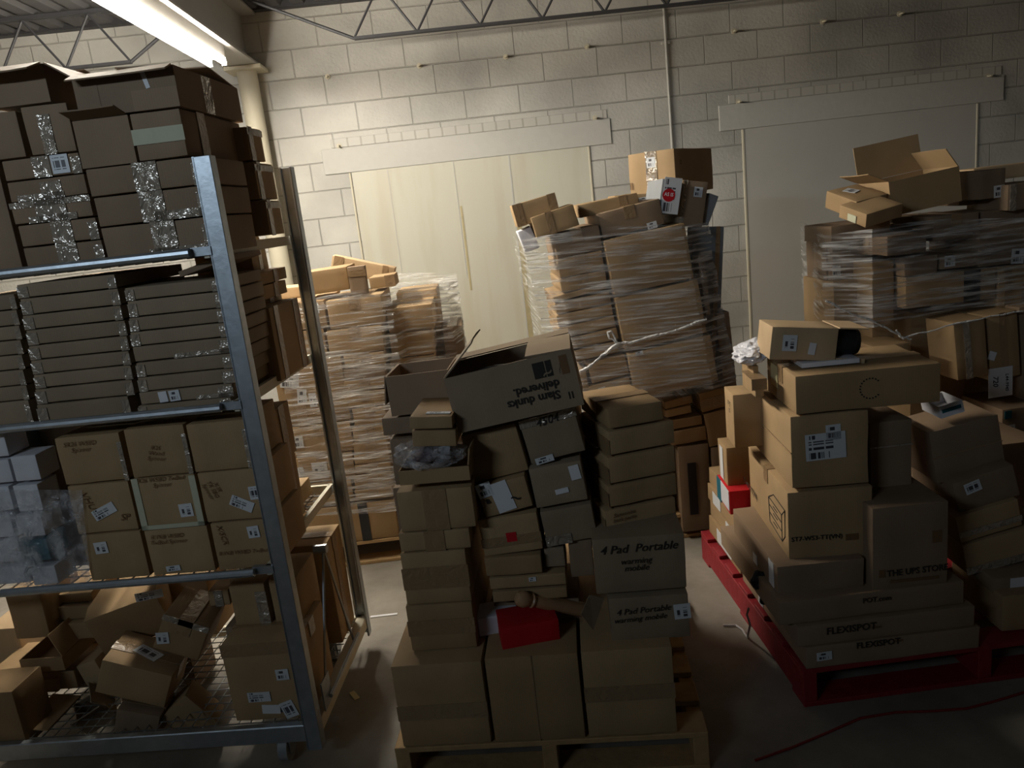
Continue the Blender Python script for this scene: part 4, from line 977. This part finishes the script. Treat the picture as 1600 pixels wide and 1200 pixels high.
CF = C(.03)
GT = 'taped boxes on the cart top shelf'
GM = 'flat taped boxes on the cart middle shelf'
GL = 'labelled boxes on the cart lower shelf'
zs = [z - .009 for z in SZ]
cl = 'cfV:.5:.09 cfB:.5:.03'
cl2 = 'cfC:.06:.05 cfC:.95:.05'
# top shelf ------------------------------------------------
zc = stack(CF, 0, .40, zs[0], [((34, 388), (158, 372)), ((25, 352), (149, 338)), ((13, 319), (139, 302), dict(seam=cl + ' cfH:.9:.02')), ((8, 285), (131, 269), dict(seam='cfC:.55:.06 cfB:.4:.035')),
           ((0, 252), (122, 235), dict(seam='cfV:.5:.05 cfC:.95:.03', feats=[('L', 'f', 'lp', 94, 256, .05, .05, 0)]))],
      'shiny taped brown box, {o} from the top, second column of the cart top shelf', GT, mat='d', seam='cfV:.55:.06 cfC:.95:.03')
zd = stack(CF, 0, .30, zs[0], [((155, 357), (332, 334)), ((144, 309), (324, 287), dict(seam='cfV:.5:.07 cfC:.95:.04 cfB:.8:.03')), ((131, 264), (316, 241), dict(seam='cfV:.5:.07 cfC:.95:.04'))],
      'shiny taped brown box, {o} from the top, third column of the cart top shelf', GT, mat='d', seam='cfV:.55:.07 cfB:.7:.03 cfC:.95:.04')
stack(C(.39), 0, .25, zs[0], [((190, 339), (352, 318)), ((180, 290), (346, 268)), ((170, 235), (338, 215))],
      'brown box, {o} from the top, column behind the front post, cart top shelf', GT, mat='k', seam='rV:.5:.05')
px_box(CF, (29, 167), (103, 157), (38, 240), .35, 'brown box with a blue-white tape glint on the cart, second tier from the top', tilt=False, mat='d', seam='cfC:.45:.035', z0=zc, group=GT)
px_box(CF, (-50, 180), (24, 170), (-40, 249), .35, 'brown box at the left frame edge on the cart, second tier from the top', tilt=False, mat='d', seam=None, z0=zc, group=GT)
px_box(CF, (-120, 262), (-6, 250), (-110, 420), .35, 'dark box at the left frame edge standing on the cart top shelf', tilt=False, mat='d', seam=None, z0=zs[0], group=GT)
zt = zc + make(CF, (29, 167), (103, 157), None, .35, z0=zc).H + .004
finish(make(CF, (-28, 111), (66, 98), None, .30, .0, z0=zt), 'torn open box with raised flaps at the cart top left', 'd', (), None, open_=[('r', .13, 214), ('f', .07, 200), ('b', .1, 10)])
px_box(CF, (112, 190), (199, 178), (128, 254), .30, 'open dark box with lifted lid on the cart, under the big topmost box', tilt=False, mat='d', seam=None, z0=zd, open_=[('f', .06, 165), ('b', .06, 100)], group=GT)
px_box(CF, (200, 178), (280, 166), (218, 247), .42, 'brown box with a pale green paper strip on the cart top', tilt=False, mat='d', seam='rV:.3:.05', z0=zd, group=GT, feats=[('P', 'paper_strip', 'f', 'masking', -.02, 1.0, .34, .66)])
zz = zd + make(CF, (200, 178), (280, 166), None, .42, z0=zd).H + .003
finish(make(CF, (112, 129), (268, 92), None, .44, .0, z0=zz), 'big topmost carton on the cart with a white-lit lid', 'd', [('P', 'flap', 'f', 'd', .55, 1.0, .0, .50), ('P', 'flap', 'f', 'd', .2, .235, .1, .95), ('L', 'f', 'paper', 226, 123, .012, .05, 12)], 'crV:.45:.06', open_=[('b', .2, 10), ('f', .045, 203), ('r', .16, 4)])

for i, (N, Nb, R) in enumerate((((384, 196), (396, 250), (410, 215)), ((396, 252), (411, 311), (428, 270)), ((414, 312), (425, 368), (438, 313)))):
    cor(2.58, N, Nb, 'brown box with peeling tape, %s of three at the cart top shelf rear corner' % ORD[i], R=R, rc=True, W=.16, D=.22, yaw=-6, seam='rV:.2:.035 rH:.85:.02')

# middle shelf ---------------------------------------------
rows1 = [(630, 46), (608, 44), (585, 43), (563, 41), (541, 39), (515, 35), (494, 31), (467, 27)]
rows1 = [((44 + 10, 631), (200, 619)), ((52, 608), (206, 592)), ((50, 585), (204, 570)), ((46, 563), (201, 547)), ((42, 541), (198, 523)), ((38, 515), (195, 500)), ((33, 494), (188, 475)), ((29, 467), (184, 449)), ((24, 447), (178, 425))]
stack(CF, 0, .42, zs[1], rows1, 'flat taped brown box, {o} from the top, middle column of the cart middle shelf', GM, mat='g', seam='cfC:.97:.03 cfC:.05:.035')
rows2 = [((214, 635), (360, 618), dict(feats=[('L', 'f', 'lx', 273, 618, .032, .032, 3), ('L', 'f', 'paper', 255, 620, .026, .032, 3)])), ((215, 614), (362, 597), dict(seam='cfC:.93:.05 cfB:.9:.02')), ((213, 591), (363, 573)), ((210, 568), (364, 549)), ((205, 543), (362, 524), dict(seam='cfC:.93:.04 cfB:.7:.03')),
         ((201, 519), (360, 502)), ((199, 496), (356, 480)), ((197, 471), (352, 453)), ((193, 451), (347, 431))]
stack(CF, 0, .30, zs[1], rows2, 'flat taped brown box, {o} from the top, right column of the cart middle shelf', GM, mat='g', seam='cfC:.95:.04 cfC:.04:.03')
rows3 = [((-80, 661 + 0), (46, 648)), ((-85, 637), (44, 624)), ((-90, 614), (41, 601)), ((-90, 589), (36, 577)), ((-90, 566), (34, 553)), ((-90, 543), (32, 530)), ((-90, 520), (30, 508)), ((-95, 495), (26, 484)), ((-95, 470), (22, 459))]
stack(CF, .01, .42, zs[1], rows3[1:], 'flat brown box, {o} from the top, left column of the cart middle shelf', GM, mat='g', seam='cfC:.97:.02')
px_box(CF, (276, 424), (346, 398), (281, 434), .3, 'dark taped flap box under the right end of the cart top shelf', tilt=True, mat='d', seam='cfC:.9:.02', off=.02)
rows4 = [((388, 600), (420, 596)), ((386, 575), (421, 568)), ((384, 556), (420, 550)), ((380, 530), (425, 514)), ((376, 505), (405, 497)), ((374, 478), (404, 471)), ((368, 452), (411, 448)), ((364, 430), (410, 426))]
stack(C(.36), 0, .28, zs[1], [((r[0][0] - 140, r[0][1] + 15), (r[1][0] - 8, r[1][1])) for r in rows4], 'flat brown box, {o} from the top behind the front post, cart middle shelf', 'rear flat boxes on the cart middle shelf', seam='rV:.6:.04')
px_box(C(.52), (300, 395), (392, 390), (310, 432), .15, 'brown box standing highest in the rear of the cart middle shelf', tilt=False, seam='rV:.5:.03')
cor(2.52, (420, 481), (434, 582), 'big brown box with peeling tape behind the front post on the cart middle shelf', rc=True, W=.12, D=.30, yaw=-6, seam='rV:.2:.04 rV:.85:.05', z0=zs[1])

# lower shelf ----------------------------------------------
mark = lambda t, x, y, h=.02, r=0: ('T', 'f', t, x, y, h, r, 'inkb', 0, .3, 1)
row1 = [((82, 685), (185, 674), [mark('SR26 WSBD\nSpinner', 125, 698)]), ((190, 672), (286, 660), [mark('R26\nWood\nSpinner', 243, 708, .018, -8)]), ((288, 664), (381, 653), [])]
row2 = [((102, 760), (200, 750), [('L', 'f', 'lm', 163, 799, .078, .034, 22), mark('VHU', 137, 782, .03, -70), mark('SP', 195, 808, .03, 0)]), ((204, 751), (303, 737), [mark('R26 WSBD TwBed\nSpinner', 252, 753, .019), ('L', 'f', 'lr', 291, 797, .042, .042, 2), ('P', 'masking_tape_border', 'f', 'masking', 0, .1, 0, 1), ('P', 'masking_tape_border', 'f', 'masking', .9, 1, 0, .97), ('P', 'masking_tape_border', 'f', 'masking', 0, 1, 0, .08)]),
        ((306, 740), (406, 729), [mark('X/IR\nTR SBG\nSpinner', 332, 764, .018, -70), ('L', 'f', 'lm', 378, 787, .072, .034, -28), ('L', 'f', 'lp', 397, 770, .030, .042, 2)])]
row3 = [((124, 836), (219, 828), [('L', 'f', 'lr', 158, 856, .042, .038, 3)]), ((222, 829), (323, 820), [mark('R1NB WSBD\nTwBed Spinner', 262, 842, .019), ('L', 'f', 'lx', 271, 888, .045, .018, 3)]), ((326, 818), (426, 809), [('L', 'f', 'lr', 396, 831, .036, .038, 3), mark('X/SCR', 347, 835, .024, -80), mark('R1NB WSBD TwBed', 380, 862, .018)])]
names = [['upper left', 'upper middle', 'plain upper right'], ['middle left, with a slanted label', 'central, edged with cream masking tape', 'middle right, with two stickers'], ['lower left, with one square sticker', 'lower middle, sticker at its bottom', 'lower right, with a square sticker']]
for c in range(3):
    z = zs[2]
    for r, rw in ((2, row3), (1, row2), (0, row1)):
        L, R, ft = rw[c]
        B = make(CF, L, R, None, .26, 0, z0=z); z += B.H + .001
        finish(B, 'square brown box in the cart lower shelf grid, ' + names[r][c], 'k', ft, 'cfC:.98:.02' if r == 0 else None, GL)
for c in range(2):
    L = ((150, 655), (240, 650), (330, 645))[c]; R = ((235, 645), (325, 637), (395, 630))[c]
    B = make(C(.33), L, R, (L[0] + 5, L[1] + 40), .3, 0, False, zs[2]); B.H = min(B.H, 1.20 - zs[2])
    finish(B, 'brown open-topped box behind the nine square boxes, %s' % ('left', 'middle', 'right')[c], 'd', (), None, open_=[('f', .04, 190 + 8 * c)])
# white boxes at the left of the lower shelf
for i, (L, R, b) in enumerate((((-48, 678), (5, 675), (-44, 718)), ((-44, 721), (13, 718), (-40, 759)), ((-42, 762), (13, 759), (-38, 802)), ((-38, 806), (15, 803), (-32, 843)), ((-34, 846), (28, 843), (-30, 882)), ((-30, 886), (42, 884), (-28, 915)))):
    px_box(CF, L, R, b, .1, 'white box, %s from the top of the outermost column on the cart' % ORD[i], tilt=False, mat='w', seam=None, group='white boxes on the cart')
for i, (L, R, b, m_) in enumerate((((13, 713), (55, 710), (18, 754), 'w'), ((17, 758), (58, 756), (21, 801), 'w'), ((18, 805), (63, 802), (23, 842), 'w'), ((30, 844), (72, 841), (37, 879), 'teal'), ((44, 886), (85, 883), (48, 916), 'w'))):
    px_box(CF, L, R, b, .1, ('white box, %s down in the column beside the nine brown boxes' % ORD[i]) if m_ == 'w' else 'teal box among the white boxes on the cart lower shelf', tilt=False, mat=m_, seam=None, group='white boxes on the cart' if m_ == 'w' else None)
px_box(C(.15), (57, 712), (98, 703), (62, 900), .15, 'tall plum-brown box between the white boxes and the nine boxes', tilt=False, mat='d', seam=None, z0=zs[2])
px_box(C(.2), (-20, 650), (52, 642), (-15, 700), .3, 'black box behind the white boxes on the cart lower shelf', tilt=False, mat='black', seam=None, z0=zs[2], name='black_box')
# film over the white boxes
bm = bmesh.new(); bmesh.ops.create_grid(bm, x_segments=30, y_segments=40, size=1)
g0, g1, g2 = onpl((-30, 765), CF, -.012), onpl((128, 765), CF, -.006), onpl((-10, 915), CF, -.012)
for v in bm.verts:
    u, w_ = (v.co.x + 1) / 2, (v.co.y + 1) / 2; c = g0 + (g1 - g0) * u + (g2 - g0) * w_ * (1 - .0 * u)
    v.co = c - cey * (.008 * abs(noise.noise(Vector((u * 6, w_ * 4, 1)))))
tag(add('stretch_film', bm, 'film_v', smooth=True), 'clear crinkled film hanging over the white boxes on the cart', 'film', kind='stuff')
# boxes seen right of the front post on the lower shelf
px_box(C(.30), (330, 655), (424, 641), (340, 740), .17, 'brown box behind the front post on the cart lower shelf, upper', tilt=False, seam='rV:.5:.05')
px_box(C(.30), (345, 725), (434, 716), (352, 830), .17, 'brown box behind the front post on the cart lower shelf, lower', tilt=False, seam='rV:.6:.05', z0=zs[2])
cor(2.66, (456, 776), (462, 834), 'brown box with a bright-lit top beside the bare end of the lower shelf', rc=True, W=.14, D=.22, yaw=-6, seam=None, z0=zs[2])

# bottom deck: tall boxes at the right, jumble in the middle
zb0 = .160
cor(2.50, (469, 897), (485, 1060), 'tall brown box with peeling tape at the cart bottom right, nearer of two', rc=True, W=.26, D=.16, yaw=-6, seam='rV:.45:.04 tX', z0=zb0)
cor(2.67, (509, 850), (522, 1020), 'tall brown box with a lit grooved top at the cart bottom right, farther of two', rc=True, W=.34, D=.19, yaw=-6, seam='rV:.5:.04 tX', z0=zb0)
px_box(C(.04), (342, 1011), (466, 997), (366, 1140), .26, 'big brown box with torn white labels at the cart bottom right', tilt=False, seam='tX fH:.93:.05', z0=zb0,
       feats=[('L', 'f', 'lx', 441, 1054, .042, .038, 1), ('L', 'f', 'lm', 405, 1089, .075, .035, 0), ('L', 'f', 'paper', 424, 1108, .06, .032, -4), ('L', 'f', 'lp', 452, 1108, .045, .06, 18), ('P', 'black_marker_stroke', 'f', 'black', .50, .72, .095, .15)])
px_box(C(.16), (355, 916), (412, 910), (362, 980), .2, 'upright taped box on the cart bottom deck, upper left of the torn-label box', tilt=False, seam='cfC:.9:.05')
px_box(C(.16), (417, 907), (462, 901), (424, 975), .2, 'upright box directly behind the front post above the torn-label box', tilt=False, seam='cfC:.8:.03')
px_box(C(.30), (322, 925), (356, 920), (326, 950), .2, 'flat taped box at the back of the cart bottom deck', tilt=False, seam='cfV:.5:.03')
px_box(C(.18), (350, 982), (462, 970), (356, 1000), .1, 'brown box under the two upright taped ones, cart bottom deck', tilt=False, seam=None, z0=zb0, mat='d')
J = C(.1)
finish(free((226, 1044), 2.46, (.235, .19, .128), (0, 24, 0)), 'large tumbled brown box leaning in the middle of the cart bottom deck', 'k', [('L', 't', 'lp', 232, 1020, .09, .05, -20)], 'tX')
finish(free((299, 972), 2.52, (.158, .21, .135), (0, 28, 0)), 'tumbled brown box with a square sticker on top of the jumble', 'k', [('L', 'f', 'lr', 254, 997, .042, .042, 24)], 'cfH:.95:.03 tY')
finish(free((208, 950), 2.66, (.25, .2, .17), (12, -10, 12)), 'film-bagged tan box leaning under the cart lower shelf', 'k', [('L', 'f', 'lm', 233, 930, .09, .035, -12)], None)
finish(free((226, 1116), 2.40, (.145, .14, .112), (0, 20, 0)), 'small brown box at the very bottom of the jumble', 'd', (), 'tX')
finish(free((303, 1112), 2.42, (.155, .12, .115), (-8, 54, 0)), 'small brown box standing on its corner in the jumble', 'k', (), None)
finish(free((150, 1110), 2.50, (.11, .1, .07), (20, -20, 20)), 'small open pale box in the jumble, mouth toward the viewer', 'g', (), None, open_=[('f', .05, 120), ('r', .06, 70)])
px_box(C(.25), (4, 925), (60, 921), (28, 1000), .22, 'tall brown box at the left of the cart bottom deck', tilt=True, seam=None)
px_box(C(.34), (70, 931), (142, 924), (74, 946), .2, 'flat box, top of three in the rear of the cart bottom deck', tilt=False, seam=None)
px_box(C(.32), (82, 951), (157, 942), (85, 973), .2, 'flat box, middle of three in the rear of the cart bottom deck', tilt=False, seam=None)
px_box(C(.30), (78, 975), (172, 970), (82, 1002), .2, 'flat box, lowest of three in the rear of the cart bottom deck', tilt=False, seam=None)
px_box(C(.20), (28, 1027), (98, 1030), (32, 1048), .2, 'shallow open tan box on the left of the cart bottom deck', tilt=False, seam=None, open_=[('r', .09, 70)])
px_box(C(.24), (-20, 1050), (58, 1047), (-16, 1064), .2, 'flat brown box under the shallow open tan box, left', tilt=False, seam=None)
px_box(C(.22), (6, 1066), (86, 1061), (8, 1088), .2, 'flat brown box, lowest under the shallow open tan box', tilt=False, seam=None)
px_box(C(.24), (60, 1049), (116, 1050), (62, 1078), .2, 'brown box behind the flat cardboard sheet on the cart deck', tilt=False, seam=None)
px_box(C(.24), (116, 1042), (147, 1030), (124, 1080), .15, 'small tan box wedged left of the large tumbled box', tilt=True, seam=None, mat='p')
px_box(C(.02), (-60, 1084), (19, 1082), (-50, 1174), .15, 'brown box at the cart bottom left frame corner', tilt=False, seam=None)
px_box(C(.40), (-30, 985), (26, 980), (-26, 1045), .2, 'pale lit box at the left frame edge, back of the cart bottom deck', tilt=False, seam=None, mat='p')
px_box(C(.42), (78, 1004), (160, 996), (84, 1080), .18, 'brown box supporting the three flat boxes on the cart deck', tilt=False, seam=None, mat='d')
px_box(C(.48), (235, 912), (322, 905), (240, 1000), .18, 'brown box at the rear middle of the cart bottom deck', tilt=False, seam=None)
px_box(C(.45), (175, 1000), (290, 990), (180, 1090), .18, 'brown box behind the large tumbled box', tilt=False, seam=None, mat='d')
q = [onz((36, 1141), .165), onz((75, 1142), .165), onz((126, 1088), .165), onz((83, 1085), .165)]
bm = bmesh.new(); f_ = bm.faces.new([bm.verts.new(c) for c in q]); r_ = bmesh.ops.extrude_face_region(bm, geom=[f_]); bmesh.ops.translate(bm, vec=(0, 0, .004), verts=[g_ for g_ in r_['geom'] if isinstance(g_, bmesh.types.BMVert)])
tag(add('cardboard_sheet', bm, 'k'), 'loose flat cardboard sheet lying on the cart wire deck', 'cardboard')

# ================================================================ floor bits
def scrap(name, px, w, h, rot, mat, lab, cat):
    p = onz(px, .001); bm = bmesh.new(); bbox(bm, -w / 2, w / 2, -h / 2, h / 2, 0, .003)
    tag(add(name, bm, mat, mw=Matrix.Translation(p) @ Matrix.Rotation(math.radians(rot), 4, 'Z')), lab, cat)


scrap('wood_strip', (600, 962), .12, .015, -2, 'paper', 'thin pale strip on the lit floor left of the front pallet', 'strip')
scrap('cardboard_scrap', (554, 1087), .02, .055, 30, 'yellow', 'small tan scrap on the shaded floor beside the cart wheel', 'scrap')
bm = bmesh.new(); pts = [onz(p, .004) for p in ((1180, 1188), (1240, 1167), (1290, 1146), (1345, 1122), (1400, 1113), (1460, 1111), (1510, 1107), (1550, 1097), (1600, 1082), (1680, 1055))]
sm = []
for a, b_ in zip(pts, pts[1:]):
    for t in (0, .33, .66): sm.append(a.lerp(b_, t))
tube(bm, sm + [pts[-1]], .004, 6); tag(add('power_cord', bm, 'cord', smooth=True), 'thin red power cord snaking over the dark floor in front of the red pallet', 'cord')
bm = bmesh.new(); pts = [onz(p, .006) for p in ((1130, 977), (1150, 977), (1160, 984), (1168, 996))] + [hit(p, Vector((0, 2.42, 0)), Vector((0, 1, 0))) for p in ((1172, 975), (1167, 960), (1170, 950))]
tube(bm, pts, .004, 5); tag(add('white_strap', bm, 'paper', smooth=True), 'loose white strap trailing from the red pallet onto the floor', 'strap')

# ================================================================ stretch film around the pallet loads


def wrap(name, lab, loop, levels, lean=(0, 0), nseg=26, amp=.012):
    """loop = corners (x, y) around the load; levels = heights; lean = shift per metre"""
    bm = bmesh.new(); rings = []
    n = len(loop)
    zz = [levels[0] + (levels[-1] - levels[0]) * i / 60 for i in range(61)]
    for z in zz:
        ring = []
        for i in range(n - 1):
            for s in range(nseg):
                t = s / nseg; x = loop[i][0] + (loop[i + 1][0] - loop[i][0]) * t; y = loop[i][1] + (loop[i + 1][1] - loop[i][1]) * t
                k = noise.noise(Vector((x * 3, y * 3, z * 14))) * amp
                ring.append(bm.verts.new((x + lean[0] * (z - levels[0]) + k, y + lean[1] * (z - levels[0]) - abs(k), z + .02 * math.sin(x * 5 + z * 3))))
        rings.append(ring)
    for A, B_ in zip(rings, rings[1:]):
        for i in range(len(A) - 1): bm.faces.new((A[i], A[i + 1], B_[i + 1], B_[i]))
    return tag(add(name, bm, 'film', smooth=True), lab, 'film', kind='stuff')


wrap('stretch_film', 'shiny stretch film wound around the stack behind the cart', [(-.98, 4.2), (-.97, 3.66), (-.40, 3.66), (-.36, 3.76), (-.14, 3.78), (-.09, 4.0), (-.09, 4.4), (-.5, 4.6)], (.3, 1.38))
wrap('stretch_film', 'stretch film wound around the upper part of the tall leaning stack', [(.33, 4.1), (.34, 3.52), (.46, 3.45), (1.05, 3.44), (1.20, 3.55), (1.24, 4.1)], (.75, 1.55), lean=(-.13, 0))
wrap('stretch_film', 'stretch film wound around the top of the far right stack', [(1.90, 4.4), (1.70, 3.76), (1.62, 3.52), (1.78, 3.37), (2.2, 3.40), (2.75, 3.40), (2.78, 4.2)], (1.0, 1.42))


def rope(pts_px, Y, r, lab, name='film_rope'):
    bm = bmesh.new(); pts = []
    P_ = [hit(p, Vector((0, Y, 0)), Vector((0, 1, 0))) for p in pts_px]
    for a, b_ in zip(P_, P_[1:]):
        for t in (0, .25, .5, .75): pts.append(a.lerp(b_, t) + Vector((0, 0, random.uniform(-.004, .004))))
    pts.append(P_[-1]); tube(bm, pts, [r * random.uniform(.6, 1.3) for _ in pts], 6)
    return bm


M['ropefilm'] = crinkle('twisted_film', (.70, .69, .67), .25, 40, .8)
bm = rope([(1104, 500), (1040, 520), (985, 535), (966, 537), (940, 556), (922, 572), (906, 580)], 3.40, .007, '')
for pl_ in ([(966, 537), (952, 528), (949, 518), (955, 517), (966, 537)],):
    b2_ = rope(pl_, 3.40, .005, ''); me_ = bpy.data.meshes.new('t'); b2_.to_mesh(me_); bm.from_mesh(me_); b2_.free(); bpy.data.meshes.remove(me_)
tag(add('twisted_film_rope', bm, 'ropefilm', smooth=True), 'knotted twist of white stretch film across the tall leaning stack', 'film')
bm = rope([(1290, 470), (1330, 490), (1370, 505), (1400, 520), (1412, 530)], 3.30, .005, '')
for pl_ in ([(1412, 528), (1460, 515), (1530, 498), (1600, 486)], [(1400, 515), (1408, 526), (1424, 530)]):
    b2_ = rope(pl_, 3.30, .004, ''); me_ = bpy.data.meshes.new('t'); b2_.to_mesh(me_); bm.from_mesh(me_); b2_.free(); bpy.data.meshes.remove(me_)
tag(add('twisted_film_rope', bm, 'ropefilm', smooth=True), 'knotted twist of stretch film across the far right stack', 'film')
